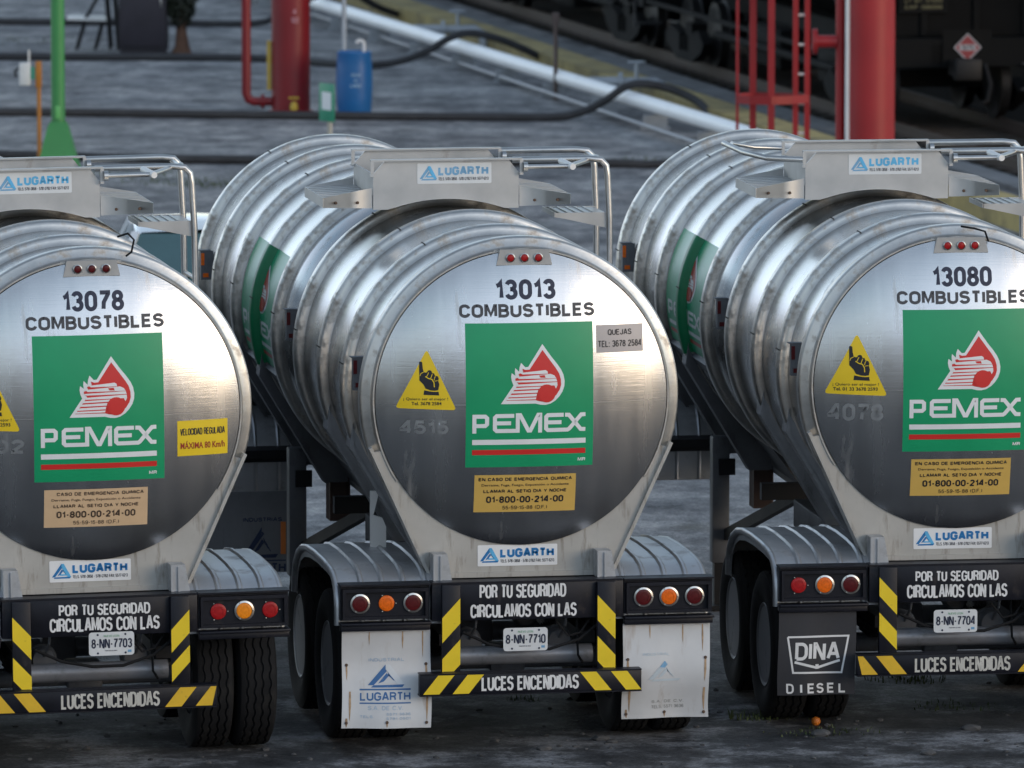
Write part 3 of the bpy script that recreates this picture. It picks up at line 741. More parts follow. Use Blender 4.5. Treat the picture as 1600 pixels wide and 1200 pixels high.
    def axle(b):
        b.tube([(-1.15, 0, .50), (1.15, 0, .50)], .065, 0, 18)
        b.box(-.12, .12, -.1, .14, .42, .60, bev=.03)
    for y in (.55, 1.80): shared('axle', 'axle', root, axle, DGREY).location = (0, y, 0)
    def brk(b):
        b.lathe([(0, -.11), (.075, -.11), (.085, -.09), (.085, -.01), (.095, 0), (.085, .01), (.085, .09), (.06, .12), (0, .12)], seg=24)
        b.tube([(.0, -.11, .03), (.02, -.2, .12), (.05, -.15, .28), (.1, .0, .36)], .010, 0, 8); b.box(-.02, .02, .1, .26, -.02, .02)
    for y in (.30, 1.55):
        for sx in (-1, 1): shared('brk', 'brake_chamber', root, brk, DGREY).location = (sx*.30, y, .66)
    def spr(b):
        for k in range(5): b.box(-.04, .04, -.55+.09*k, .55-.09*k, .60-.018*k, .616-.018*k)
    for y in (.55, 1.80):
        for sx in (-1, 1): shared('spr', 'leaf_spring', root, spr, BLACK).location = (sx*.47, y, .03)
    def cross(b): b.tube([(-.50, -.05, .615), (.47, -.05, .615)], .062, 0, 18)
    shared('crosst', 'cross_tube', root, cross, mat('grey_tube', (0.24, 0.245, 0.265), .4, .4, .15, 4, (DARK, .3, 6, (1, 1, 1))))
    for y in (.55, 1.80):
        for sx in (-1, 1):
            for x in (.80, 1.085):
                o = shared('tyre', 'tyre', root, tyre_fn, RUBBER, smooth=30, weld=False); o.location = (sx*x, y, .497); o.rotation_euler = (random.uniform(0, 6), 0, 0)
                shared(('rim', sx), 'wheel_rim', o, rim_fn(sx), RIM)
    for sx in (-1, 1): shared(('fender', sx), 'fender', root, fender_fn(sx, 1), FEND, smooth=40)
    def mflag(b):
        b.prism([(-.03, 1.20), (.075, 1.20), (.075, 1.36), (.05, 1.42), (-.01, 1.44), (.03, 1.60), (-.03, 1.60)], 'y', .84, .87)
    if n == '13013': shared('mflag', 'flag_bracket', root, mflag, WPAINT).location = (-.83, 0, 0)
    # --- landing legs, bracing, front splash guard
    for sx in (-1, 1):
        def ll(b):
            b.box(-.065, .065, -.065, .065, .34, 1.28, bev=.012); b.box(-.045, .045, -.045, .045, .03, .34, 1); b.box(-.14, .14, -.12, .12, .0, .03, 1)
            b.box(-.02, .10, -.10, -.066, 1.0, 1.12, 1)
        o = shared('landleg', 'landing_leg', root, ll, [DGREY, BLACK]); o.location = (sx*.62, 5.8, 0)
        def sg(b, sx=sx):
            prof = [(6.85, .83), (6.85, 1.08), (6.87, 1.18), (6.93, 1.29), (7.03, 1.37), (7.16, 1.42), (7.32, 1.44), (7.6, 1.45)]
            a, c = .50, 1.22
            for off in (0, .006):
                for i in range(len(prof)-1):
                    b.poly([(sx*a, prof[i][0]+off, prof[i][1]-off), (sx*c, prof[i][0]+off, prof[i][1]-off), (sx*c, prof[i+1][0]+off, prof[i+1][1]-off), (sx*a, prof[i+1][0]+off, prof[i+1][1]-off)])
            for rx in (.60, .77, .94, 1.11):
                b.tube([(sx*rx, p[0]-.003, p[1]+.003) for p in prof], .014, 0, 8)
        shared(('sg', sx), 'splash_guard', root, sg, FEND)
        def sb(b, sx=sx): b.tube([(sx*.5, 6.80, 1.08), (sx*1.25, 6.80, 1.08)], .033, 0, 12)
        shared(('sb', sx), 'guard_bar', root, sb, BLACK)
    def brace(b):
        b.box(-.62, .78, 3.98, 4.06, 1.03, 1.15)
        b.bar((-.42, 4.0, .42), (-.03, 4.0, 1.03), .08, .10, up=(0, 1, 0))
        b.bar((.76, 4.02, 1.0), (-.40, 4.02, .50), .10, .11, up=(0, 1, 0))
        b.bar((-.57, 5.72, .55), (.57, 5.72, .55), .06, .06); b.bar((-.57, 5.75, .55), (-.3, 4.1, 1.06), .06, .08)
    shared('brace', 'chassis_brace', root, brace, BLACK)
    def vb(b):
        b.box(-.09, .03, -.10, .10, -.12, .16); b.tube([(0.05, -.02, -.1), (.05, -.02, .25)], .02)
    o = shared('vbox', 'valve_box', root, vb, mat('rusty_box', (0.06, 0.032, 0.025), .6, 0, .2, 6, (RUST, .3, 9, (1, 1, 1)))); o.location = (-.36, 5.4, .92)
    if n in ('13013',):
        fn, fm = flap_geom(-1.20, -.50, .22, .825, 6.84, .02, 1.0)
        b = MB(); fn(b); fl = b.build('front_mudflap', FLAPG, root)
        L = [(s, 0 if t == 0 else 1, 1) for s, t in penrose(-.86, -.60, .33, .56)]
        L += [(caps('INDUSTRIAS', -.87, -.58, .60, .63), 0, 0), (caps('LUGARTH', -.93, -.54, .22, .29), 0, 0), (rect(-.93, -.54, .305, .314), 0, 0)]
        decal('lettering', L, [NBLUE, FLAPG], fm, fl, step=.05)
        def om(b): b.box(-.590, -.553, 6.80, 6.815, .36, .60)
        shared('om', 'orange_marker', root, om, ORANGE)
    # --- rear beam, lamp boxes, boards
    bt = cfg['beam']
    def beam(b):
        b.box(-.635, .635, -.30, -.22, .885, 1.128, bev=.006); b.box(-.635, .635, -.305, -.18, 1.1285, 1.14)
    rb = shared('beam', 'rear_beam', root, beam, BOARD)
    def mk_let(name, items, m, y, parent):
        L = [(caps(s, a, c, d, e, .255, .15), 0, 0) for s, a, c, d, e in items]; return decal(name, L, [m], flat(y), parent)
    mk_let('lettering', [('POR TU SEGURIDAD',)+bt[0], ('CIRCULAMOS CON LAS',)+bt[1]], LETW, -.3005, rb)
    for sx in (-1, 1):
        def lbx(b, sx=sx):
            a, c = sorted((sx*.645, sx*1.235))
            b.box(a, c, -.265, -.17, .90, 1.125)
            # raised rim round the recessed lamp plate
            b.box(a+.012, c-.012, -.30, -.2655, 1.085, 1.108); b.box(a+.012, c-.012, -.30, -.2655, .905, .925)
            b.box(a+.012, a+.032, -.30, -.2655, .9255, 1.0845); b.box(c-.032, c-.012, -.30, -.2655, .9255, 1.0845)
            b.box(a-.002, c+.005, -.32, -.16, .868, .885, bev=.004); b.box(a, c, -.295, -.24, .83, .8675, bev=.004)
            b.box(a-.002, c+.005, -.305, -.16, 1.1255, 1.137)
        bx = shared(('lbx', sx), 'lamp_box', root, lbx, BOARD)
        xs = (-1.105, -.93, -.755) if sx < 0 else (.775, .945, 1.115)
        for k, x in enumerate(xs):
            ln, bz = cfg['lamps'][0 if sx < 0 else 1][k]
            lamp(bx, x, -.266, 1.008, .050, ln, bz, 'tail')
        # stripe posts
        def post(b): b.box(-.06, .06, -.345, -.302, .43, 1.125, bev=.004)
        po = shared('post', 'stripe_post', root, post, BOARD); po.location = (sx*.515, 0, 0)
        up = (sx < 0) == cfg['chev']   # True: "/" on this post
        for zc, hh in cfg['post'][0 if sx < 0 else 1]:
            L = []
            dz = .128/2; a, c = (-dz, dz) if up else (dz, -dz)
            L.append((pg((-.0595, zc+a-hh/2), (.0595, zc+c-hh/2), (.0595, zc+c+hh/2), (-.0595, zc+a+hh/2)), 0, 0))
            decal('stripe_tape', L, [cfg['tape']], flat(-.3455), po)
    def lbar2(b):
        b.box(-.735, .735, -.42, -.355, .418, .550, bev=.005); b.box(-.735, .735, -.425, -.33, .5505, .558); b.box(-.735, .735, -.425, -.33, .410, .4175)
        for x in (-.515, .515): b.box(x-.05, x+.05, -.354, -.30, .40, .56)
    lo = shared('lowbar', 'underrun_bar', root, lbar2, BOARD)
    mk_let('lettering', [('LUCES ENCENDIDAS',)+cfg['luces']], cfg['let2'], -.4205, lo)
    for xc in cfg['lowstripes']:
        L = []
        s = (1 if xc < 0 else -1)*(1 if cfg['chev'] else -1)
        q = .05*s
        pts = [(xc-.054-q, .422), (xc+.054-q, .422), (xc+.054+q, .546), (xc-.054+q, .546)]
        L.append((pg(*[(max(-.733, min(.733, x)), z) for x, z in pts]), 0, 0))
        decal('stripe_tape', L, [cfg['tape2']], flat(-.4205), lo)
    # --- licence plate
    px, pz = cfg['plate']
    def lp(b): b.prism([(x, z) for x, z in rect(-.147, .147, -.076, .076, .02)[0]], 'y', -.004, 0); b.box(-.03, .03, .0015, .02, -.02, .072, 1)
    pl = shared('plate', 'licence_plate', root, lp, [PLATE, BLACK]); pl.location = (px, -.352 if pz > .82 else -.29, pz)
    L = [(caps(cfg['lic'], -.13, .132, -.028, .033), 0, 0), (caps('NUEVO LEON', -.05, .05, .044, .058), 1, 0), (caps('TRANSPORTE DE CARGA', -.045, .035, -.048, -.041), 0, 0), (rect(.105, .128, -.058, -.042), 2, 0)]
    for x, z in ((-.09, .06), (.09, .06), (-.09, -.06), (.09, -.06)): L.append((disc(x, z, .007, 10), 0, 0))
    decal('lettering', L, [NAVY, PGREEN, FBLUE], flat(-.0042), pl)
    # --- hanging cables under the beam
    def cab(b):
        b.tube([(-.42, -.24, .80), (-.25, -.26, .72), (-.05, -.27, .68), (.15, -.27, .68), (.35, -.26, .74), (.47, -.24, .83)], .010, 0, 8)
        b.tube([(.2, -.22, .86), (.28, -.24, .76), (.36, -.24, .78), (.42, -.22, .86)], .007, 0, 8)
        b.tube([(.35, -.15, .9), (.36, -.16, .62), (.40, -.1, .56)], .008, 0, 8)
    shared('cab', 'hanging_cable', root, cab, RUBBER)
    if cfg['wire']:
        def wr(b): b.tube(cfg['wire'], .007, 0, 8)
        b = MB(); wr(b); b.build('lamp_wire', RUBBER, root)
    # --- mudflaps
    for side, kind in cfg['flaps']:
        if kind == 'white' or kind == 'worn':
            x0, x1 = (-1.222, -.640) if side < 0 else (.640, 1.222)
            fn, fm = flap_geom(x0, x1, .195, .832, -.262, .085 if side < 0 else .07, .4 if side < 0 else 2.2)
            b = MB(); fn(b); fl = b.build('mudflap', FLAP, root)
            cx = (x0+x1)/2
            if kind == 'white':
                L = [(s, 0 if t == 0 else 2, 1+t) for s, t in penrose(cx-.125, cx+.115, .455, .60)]
                L += [(caps('INDUSTRIAL', cx-.115, cx+.12, .620, .643), 1, 0), (rect(cx-.178, cx+.155, .437, .447), 0, 0), (caps('LUGARTH', cx-.175, cx+.152, .372, .426), 0, 0), (rect(cx-.178, cx+.155, .352, .361), 0, 0),
                      (caps('S.A. DE C.V.', cx-.125, cx+.105, .312, .340), 1, 0), (caps('TELS.', cx-.175, cx-.085, .262, .280), 1, 0), (caps('5571 3636', cx-.005, cx+.155, .278, .296), 1, 0), (caps('5781 0501', cx-.005, cx+.155, .25, .268), 1, 0)]
                ms = [DBLUE, PBLUE, PALE]
            else:
                L = [(s, 1, 1) for s, t in penrose(cx-.12, cx+.10, .45, .585) if t == 0]
                L += [(pg((cx-.045, .545), (cx-.012, .585), (cx+.006, .560), (cx-.012, .54)), 0, 2), (caps('INDUSTRIAL', cx-.16, cx+.02, .62, .64), 1, 0), (caps('S.A. DE C.V.', cx-.09, cx+.13, .30, .32), 2, 0), (caps('TELS. 5571 3636', cx-.09, cx+.13, .262, .285), 2, 0)]
                ms = [FBLUE, mat('flap_ghost_blue', (.50, .56, .60), .5), mat('flap_ghost_grey', (.34, .34, .33), .5)]
            nl = 6 if kind == 'white' else 4
            decal('logo', L[:nl], ms, fm, fl, step=.05, eps=.001); [decal('lettering', [q], ms, fm, fl, step=.05, eps=.001) for q in L[nl:] if len(q[0][1]) > 2]; [decal('rule', [q], ms, fm, fl, step=.05, eps=.001) for q in L[nl:] if len(q[0][1]) <= 2]
            rst = []; rq = random.Random(5+side)
            for u, v, ln, wd in ((x0+.03, .60, .10, .010), (x1-.03, .60, .16, .012), (x1-.03, .40, .16, .013), (x0+.03, .26, .06, .012), (cx, .235, .035, .008), (x0+.05, .43, .19, .012), (x1-.05, .82, .18, .008), (x0+.18, .82, .09, .006), (x0+.40, .82, .12, .007)):
                if side < 0 and wd > .02 and u < cx: continue
                pts = [(u-wd*.5, v), (u+wd*.5, v), (u+wd*(.5+rq.uniform(0, .4)), v-ln*.5), (u+wd*.15, v-ln), (u-wd*.2, v-ln*.9), (u-wd*(.5+rq.uniform(0, .3)), v-ln*.4)]
                rst.append((pg(*[(max(x0+.004, min(x1-.004, a)), max(.2, b_)) for a, b_ in pts]), 0, 0))
            decal('rust_streak', rst, [mat('rust_stain', (.40, .27, .16), .7, 0, .35, 22)], fm, fl, step=.03, eps=.0006).data.update()
            bb = MB()
            for u, v in ((x0+.03, .60), (x1-.03, .60), (x0+.03, .23), (cx, .235), (x1-.03, .23)):
                q = fm(u, v, 0); bb.lathe([(.011, -.002), (.009, -.008), (0, -.009)], c=(q[0], q[1], q[2]), seg=10)
            bb.build('bolt', mat('bolt_rust', (0.09, 0.05, 0.03), .6), fl)
        if kind == 'black':
            x0, x1 = -1.235, -.715
            fn, fm = flap_geom(x0, x1, .27, .88, -.262, .012, 1.7)
            b = MB(); fn(b); b.box(x0-.01, x1+.01, -.284, -.268, .845, .885)
            for k in range(3):
                b.lathe([(.012, 0), (.01, -.008), (0, -.01)], c=(x0+.12+.16*k, -.285, .866), seg=10, m=1)
            fl = b.build('mudflap', [FLAPB, CHROME], root); fl['label'] = 'black mudflap with white outlined emblem'
            cx = -.955; k = .485/1292.0*0+.000
            f = lambda x, y: (x0+(x-395)*.00182, .88-(y-625)*.00183)
            L = [(tf(stroke([(428, 745), (652, 743), (632, 877), (452, 875), (428, 745)], 7), f), 0, 0)]
            a, c = f(458, 830), f(622, 765); L.append((caps('DINA', a[0], c[0], a[1], c[1]), 0, 0))
            L.append((tf(stroke([(456, 836), (540, 858), (624, 832)], 9), f), 0, 0)); L.append((tf(pg((534, 845), (546, 845), (546, 862), (534, 862)), f), 0, 0))
            for ch, xx in zip('DIESEL', (428, 478, 506, 540, 580, 622)):
                a, c = f(xx, 952), f(xx+(26 if ch != 'I' else 8), 915); L.append((caps(ch, a[0], c[0], a[1], c[1]), 0, 0))
            decal('lettering', L, [LETW], fm, fl, step=.05)
    return root

A = (LENSA, True); D = (LENSR, True); Bn = (LENSB, False); An = (LENSA, False); Y_ = (LENSY, True); Bz = (LENSB, True)
make_trailer(dict(n='13013', loc=(.0503, 51.68, 0), yaw=R(10), tilt=.006, tel='3678 2584', tri=(-.822, -.447, 2.25, 2.63), faded=False,
    ghost='4515', ghost_at=(-.80, -.49, 2.09, 2.18), fade_top=1, rail=False, beam=((-.318, .252, 1.028, 1.118), (-.378, .322, .900, .990)), chev=True, tape=YELB, tape2=YELB,
    post=([(.893, .165), (.623, .165)], [(.893, .165), (.623, .165)]), lowstripes=(-.61, -.415, .43, .635), luces=(-.325, .315, .437, .532), let2=LETW, plate=(-.014, .752), lic='8-NN-7710', wire=None,
    lamps=[[D, An, D], [D, A, D]], flaps=[(-1, 'white'), (1, 'worn')],
    label='silver tank trailer numbered 13013 with two white mudflaps, in the middle of the row'))
make_trailer(dict(n='13078', loc=(-2.700, 50.92, 0), roll=-.011, yaw=R(11), tilt=.005, tel='01 33 3678 2593', tri=(-.862, -.472, 2.205, 2.60), faded=True,
    ghost='4102', ghost_at=(-.80, -.44, 2.06, 2.15), fade_top=2, rail=False, beam=((-.265, .325, 1.018, 1.092), (-.325, .385, .915, 1.005)), chev=False, tape=YELB, tape2=YELW,
    post=([(.891, .15), (.63, .15)], [(.90, .15), (.69, .11)]), lowstripes=(-.68, -.48, .50, .70), luces=(-.275, .36, .432, .53), let2=LETD, plate=(.065, .838), lic='8-NN-7703',
    wire=[(.245, -.04, 3.31), (.27, -.10, 3.34), (.285, -.12, 3.42), (.25, -.09, 3.46), (.20, .02, 3.43)],
    lamps=[[Bn, An, Bn], [(LENSB, False), (LENSY, True), (LENSB, False)]], flaps=[],
    label='silver tank trailer numbered 13078 with bare black twin tyres, left of the others'))
make_trailer(dict(n='13080', loc=(2.955, 52.53, 0), yaw=R(8), tilt=.002, tel='01 33 3678 2593', tri=(-.882, -.490, 2.245, 2.64), faded=False,
    ghost='4078', ghost_at=(-.865, -.51, 2.075, 2.19), fade_top=2, rail=True, beam=((-.322, .235, 1.02, 1.09), (-.378, .295, .91, 1.0)), chev=False, tape=YELB, tape2=YELW,
    post=([(.935, .125), (.70, .125)], [(.935, .125), (.70, .125)]), lowstripes=(-.70, -.505, .45, .66), luces=(-.345, .295, .432, .53), let2=LETD, plate=(-.05, .752), lic='8-NN-7704',
    wire=[(.02, -.04, 3.36), (.10, -.09, 3.35), (.17, -.10, 3.33), (.20, -.07, 3.26)],
    lamps=[[Bn, A, D], [D, A, D]], flaps=[(-1, 'black'), (1, 'white')],
    label='silver tank trailer numbered 13080 with black emblem mudflap, right end of the row'))

# ------------------------------------------------------------------ setting: ground
def ground_mat():
    m = bpy.data.materials.new('gravel_yard'); m.use_nodes = True; n = m.node_tree.nodes; L = m.node_tree.links
    p = n['Principled BSDF']; tc = n.new('ShaderNodeTexCoord')
    def noise(sc, det=6, rg=.6, st=(1, 1, 1)):
        mp = n.new('ShaderNodeMapping'); mp.inputs['Scale'].default_value = st; L.new(tc.outputs['Object'], mp.inputs[0])
        t = n.new('ShaderNodeTexNoise'); t.inputs['Scale'].default_value = sc; t.inputs['Detail'].default_value = det; t.inputs['Roughness'].default_value = rg
        L.new(mp.outputs[0], t.inputs['Vector']); return t.outputs[0]
    def ramp(src, stops):
        r = n.new('ShaderNodeValToRGB'); e = r.color_ramp.elements
        while len(e) < len(stops): e.new(.5)
        for el, (pos, c) in zip(e, stops): el.position = pos; el.color = (*c, 1) if len(c) == 3 else c
        L.new(src, r.inputs[0]); return r.outputs[0]
    def mix(f, a, b, mode='MIX'):
        x = n.new('ShaderNodeMixRGB'); x.blend_type = mode
        if isinstance(f, float): x.inputs[0].default_value = f
        else: L.new(f, x.inputs[0])
        for i, s in ((1, a), (2, b)):
            if isinstance(s, tuple): x.inputs[i].default_value = (*s, 1)
            else: L.new(s, x.inputs[i])
        return x.outputs[0]
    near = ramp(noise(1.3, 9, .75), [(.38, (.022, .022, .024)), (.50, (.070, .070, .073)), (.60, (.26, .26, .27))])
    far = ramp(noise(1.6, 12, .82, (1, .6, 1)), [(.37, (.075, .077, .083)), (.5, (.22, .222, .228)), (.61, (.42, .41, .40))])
    sep = n.new('ShaderNodeSeparateXYZ'); L.new(tc.outputs['Object'], sep.inputs[0])
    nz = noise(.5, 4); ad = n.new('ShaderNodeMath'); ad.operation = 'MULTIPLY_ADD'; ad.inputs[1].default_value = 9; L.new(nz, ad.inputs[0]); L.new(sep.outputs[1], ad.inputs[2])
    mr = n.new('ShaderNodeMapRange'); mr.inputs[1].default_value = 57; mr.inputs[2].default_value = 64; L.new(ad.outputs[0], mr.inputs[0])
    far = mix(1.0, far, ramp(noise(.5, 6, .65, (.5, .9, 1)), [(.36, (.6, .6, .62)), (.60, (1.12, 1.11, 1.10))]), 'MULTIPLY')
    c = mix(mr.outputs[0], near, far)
    soil = ramp(noise(.32, 6, .6), [(.60, (0, 0, 0)), (.72, (1, 1, 1))])
    c = mix(soil, c, (.060, .052, .036))
    moss = ramp(noise(1.1, 7, .7), [(.66, (0, 0, 0)), (.74, (.7, .7, .7))])
    c = mix(moss, c, (.055, .065, .022))
    grit = ramp(noise(38, 3, .7), [(.3, (.55, .55, .55)), (.7, (1.45, 1.45, 1.45))]); c = mix(1.0, c, grit, 'MULTIPLY')
    peb = ramp(noise(90, 2, .5), [(.70, (0, 0, 0)), (.76, (1, 1, 1))]); c = mix(peb, c, (.17, .17, .17))
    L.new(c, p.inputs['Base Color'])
    L.new(ramp(noise(.7, 5), [(.35, (.62,)*3), (.65, (.95,)*3)]), p.inputs['Roughness'])
    p.inputs['Specular IOR Level'].default_value = .3
    b = n.new('ShaderNodeBump'); b.inputs['Strength'].default_value = .7; b.inputs['Distance'].default_value = .03; L.new(noise(14, 8, .7), b.inputs['Height'])
    b2 = n.new('ShaderNodeBump'); b2.inputs['Strength'].default_value = .5; b2.inputs['Distance'].default_value = .12; L.new(noise(1.6, 4, .5), b2.inputs['Height']); L.new(b.outputs[0], b2.inputs['Normal'])
    L.new(b2.outputs[0], p.inputs['Normal']); return m
b = MB(); b.poly([(-700, -700, 0), (700, -700, 0), (700, 1200, 0), (-700, 1200, 0)])
tag(b.build('ground', ground_mat()), kind='structure')
b = MB(); b.prism([(31, -.05), (27, 1.0), (20, 3.6), (11, 6.1), (7, 6.35), (-60, 6.4), (-60, -.05)], 'x', -160, 160)  # unseen bank added to give the tank ends a warm tan reflection
tag(b.build('reflection_bank', mat('reflection_bank_tan', (.34, .26, .18), .95, 0, .3, .25, ((.10, .11, .05), .3, .5, (1, 1, 1)), bump=.3, bs=3), smooth=50), kind='structure')

# ------------------------------------------------------------------ railway behind the yard
TD = Vector((-.197, .9804, 0)); TN = Vector((.9804, .197, 0)); TB = Vector((5.75, 102.3, 0)); TYAW = math.atan2(.197, .9804)
def tw(n, s, z=0): p = TB+TD*s+TN*n; return (p.x, p.y, z)
BALL = mat('dark_ballast', (.009, .008, .007), .95, 0, .5, 2.5, ((.022, .019, .014), .4, 1.2, (1, 1, 1)), bump=.6, bs=18, spec=.1)
b = MB()
b.poly([tw(-1.02, -70, .012), tw(30, -70, .012), tw(30, 160, .012), tw(-1.02, 160, .012)])
tag(b.build('ballast_bed', BALL), kind='structure')
b = MB()
for k in range(160):
    s = -16+.62*k; q = [tw(-1.0, s, .05), tw(1.15, s, .05), tw(1.15, s+.24, .05), tw(-1.0, s+.24, .05)]
    b.poly(q); b.poly([q[0], q[1], (q[1][0], q[1][1], .0), (q[0][0], q[0][1], .0)])
tag(b.build('railway_sleepers', mat('old_sleeper', (.035, .027, .02), .9, 0, .4, 5)), kind='structure')
b = MB()
for sx in (-1, 1):
    for w2, z0, z1 in ((.065, .05, .07), (.012, .07, .17), (.035, .17, .205)):
        b.bar(tw(sx*.75, -40, (z0+z1)/2), tw(sx*.75, 140, (z0+z1)/2), w2*2, z1-z0)
tag(b.build('rails', mat('rusty_rail', (.055, .035, .026), .6, .4, .3, 6)), kind='structure')
def strip(name, p0, p1, wd, z, m, kind=None, h=0):
    p0 = Vector((*p0, 0)); p1 = Vector((*p1, 0)); d = (p1-p0).normalized(); n_ = Vector((d.y, -d.x, 0))
    b = MB(); b.bar(p0+Vector((0, 0, z/2)), p1+Vector((0, 0, z/2)), wd, z); return b.build(name, m)
tag(strip('concrete_edge', (-6.4, 151.8), (7.4, 88.5), .42, .07, mat('grey_concrete', (.17, .175, .18), .9, 0, .25, 1.5, (DARK, .4, 2, (1, 1, 1)), bump=.2, bs=12)), kind='structure')
kw = strip('kerb', (-5.9, 147.1), (7.3, 82.2), .50, .24, mat('dirty_yellow_paint', (.36, .28, .11), .8, 0, .3, 1.6, ((.07, .065, .05), .55, 1.4, (1, 1, 1)), bump=.2, bs=10))
tag(kw, 'low dirty yellow kerb running beside the white pipeline', 'kerb')

OLIVE = mat('wagon_black', (.006, .006, .006), .8, 0, .35, 1.2, ((.014, .012, .010), .35, 2, (1, 1, .5)), spec=.15)
WHL = mat('wagon_wheel', (.009, .008, .008), .6, .3, .3, 3)
def wagon(s0, label, placard, nn=0):
    p = tw(nn, s0); root = empty('tank_wagon', p, (0, 0, TYAW)); tag(root, label, 'rail wagon', 'black tank wagons on the railway')
    b = MB(); b.lathe([(0, .35), (.7, .40), (1.15, .55), (1.42, .85), (1.5, 1.3), (1.5, 11.9), (1.42, 12.3), (1.15, 12.6), (.7, 12.75), (0, 12.8)], c=(0, 0, 2.75), seg=48)
    for y in (1.35, 4.6, 8.5, 11.8): b.lathe([(1.5, y-.05), (1.525, y-.05), (1.525, y+.05), (1.5, y+.05)], c=(0, 0, 2.75), seg=48)
    b.build('tank', OLIVE, root)
    b = MB(); b.box(-.35, .35, 0, 13.2, .95, 1.2); b.box(-1.35, 1.35, 0, .35, .92, 1.28); b.box(-1.35, 1.35, 12.85, 13.2, .92, 1.28)
    for sx in (-1, 1):
        for y in (1.7, 11.4): b.prism([(sx*1.45, 2.6), (sx*1.5, 2.5), (sx*.6, 1.2), (sx*.35, 1.2)], 'y', y-.25, y+.25)
        b.bar((sx*1.3, .2, 1.2), (sx*1.3, 2.2, 2.2), .05, .05); b.box(sx*1.30-.02, sx*1.30+.02, .3, 12.9, .98, 1.04)
    b.build('underframe', OLIVE, root)
    b = MB(); b.box(-1.42, 1.42, .40, .48, 1.28, 3.6, bev=.02)
    for x in (-1.0, -.35, .35, 1.0): b.box(x-.04, x+.04, .36, .399, 1.3, 3.6)
    b.build('end_bulkhead', OLIVE, root)
    b = MB(); b.box(-.8, .8, 3.2, 4.4, .45, .95, bev=.05); b.box(-.7, .7, 7, 9, .4, .95, bev=.05); b.tube([(-.9, 2.9, .7), (-.9, 10, .7)], .06); b.build('brake_gear', OLIVE, root)
    for y in (1.7, 11.4):
        b = MB()
        for sx in (-1, 1):
            b.prism([(y-1.25, .55), (y-.9, .72), (y-.3, .62), (y-.3, .38), (y+.3, .38), (y+.3, .62), (y+.9, .72), (y+1.25, .55), (y+1.1, .42), (y+.5, .25), (y-.5, .25), (y-1.1, .42)], 'x', sx*1.0-.07, sx*1.0+.07)
            for k in (-.15, .15): b.lathe([(.06, .38), (.06, .6)], c=(sx*1.0, y+k, 0), axis='z', seg=12)
        b.box(-1.0, 1.0, y-.2, y+.2, .55, .78)
        bo = b.build('bogie', OLIVE, root)
        for dy in (-.88, .88):
            for sx in (-1, 1):
                b = MB(); b.lathe([(.02, sx*.06), (.34, sx*.05), (.40, sx*.075), (.455, sx*.07), (.46, -sx*.05), (.49, -sx*.07), (.40, -sx*.07), (.34, -sx*.03), (.02, -sx*.03)], axis='x', seg=36)
                o = b.build('wheel', WHL, bo); o.location = (sx*.75, y+dy, .665)
    b = MB(); b.box(-.12, .12, -.45, 0, .82, 1.02); b.box(-.17, .17, -.62, -.42, .78, 1.06, bev=.03); b.tube([(.35, -.08, .95), (.38, -.25, .70), (.30, -.4, .5), (.2, -.5, .48)], .03)
    b.build('coupler', WHL, root)
    b = MB()
    for sx in (-1, 1):
        b.tube([(sx*1.25, -.04, .55), (sx*1.25, -.04, 1.75), (sx*.9, -.04, 1.9), (sx*.2, -.04, 1.9)], .02)
    for z in (.62, .95): b.tube([(-1.25, -.04, z), (-.85, -.04, z)], .018); b.tube([(1.25, -.04, z), (.85, -.04, z)], .018)
    b.build('grab_rail', mat('wagon_rail_grey', (.05, .05, .053), .5, .3), root)
    if placard:
        b = MB(); b.box(-.2, .45, -.02, -.005, .93, 1.40); b.build('placard_holder', OLIVE, root)
        q = .185; cx, cz = .13, 1.17
        dm = lambda r: pg((cx-r, cz), (cx, cz-r), (cx+r, cz), (cx, cz+r))
        L = [(dm(q), 0, 0), (dm(q*.86), 1, 1), (rect(cx-.11, cx+.11, cz-.038, cz+.038), 0, 2), (caps('1075', cx-.08, cx+.08, cz-.025, cz+.025), 2, 3)]
        decal('hazard_placard', L, [mat('placard_white', (.34, .33, .35), .5), mat('placard_red', (.22, .02, .025), .5), INK], flat(-.021), root)
        for k, t_ in enumerate(('LD LMT 92000', 'LT WT 37000', 'CAP 126000')):
            decal('lettering', [(caps(t_, -.62, -.12, 1.82-.085*k, 1.87-.085*k), 0, 0)], [mat('wagon_yellow_print', (.12, .11, .05), .6)], flat(.3285), root)
            # the print sits on a small flat plate on the dished end
        b = MB(); b.box(-.70, -.04, .33, .3595, 1.60, 1.92); b.build('data_plate', OLIVE, root)
    return root
wagon(0, 'black tank wagon whose end carries a red and white hazard diamond', True)
wagon(13.9, 'black tank wagon coupled behind the one with the hazard diamond', False)
wagon(-2.2, 'dark tank wagon added beside the train to block light, at the right edge', False, 4.3)  # added wagon, blocks light on the ground past the train
wagon(11.7, 'second dark tank wagon added to block light, behind the diamond wagon', False, 4.3)  # also added as a light blocker, farther along the same row
wagon(27.8, 'farthest dark tank wagon, beyond the red safety ladder', False)

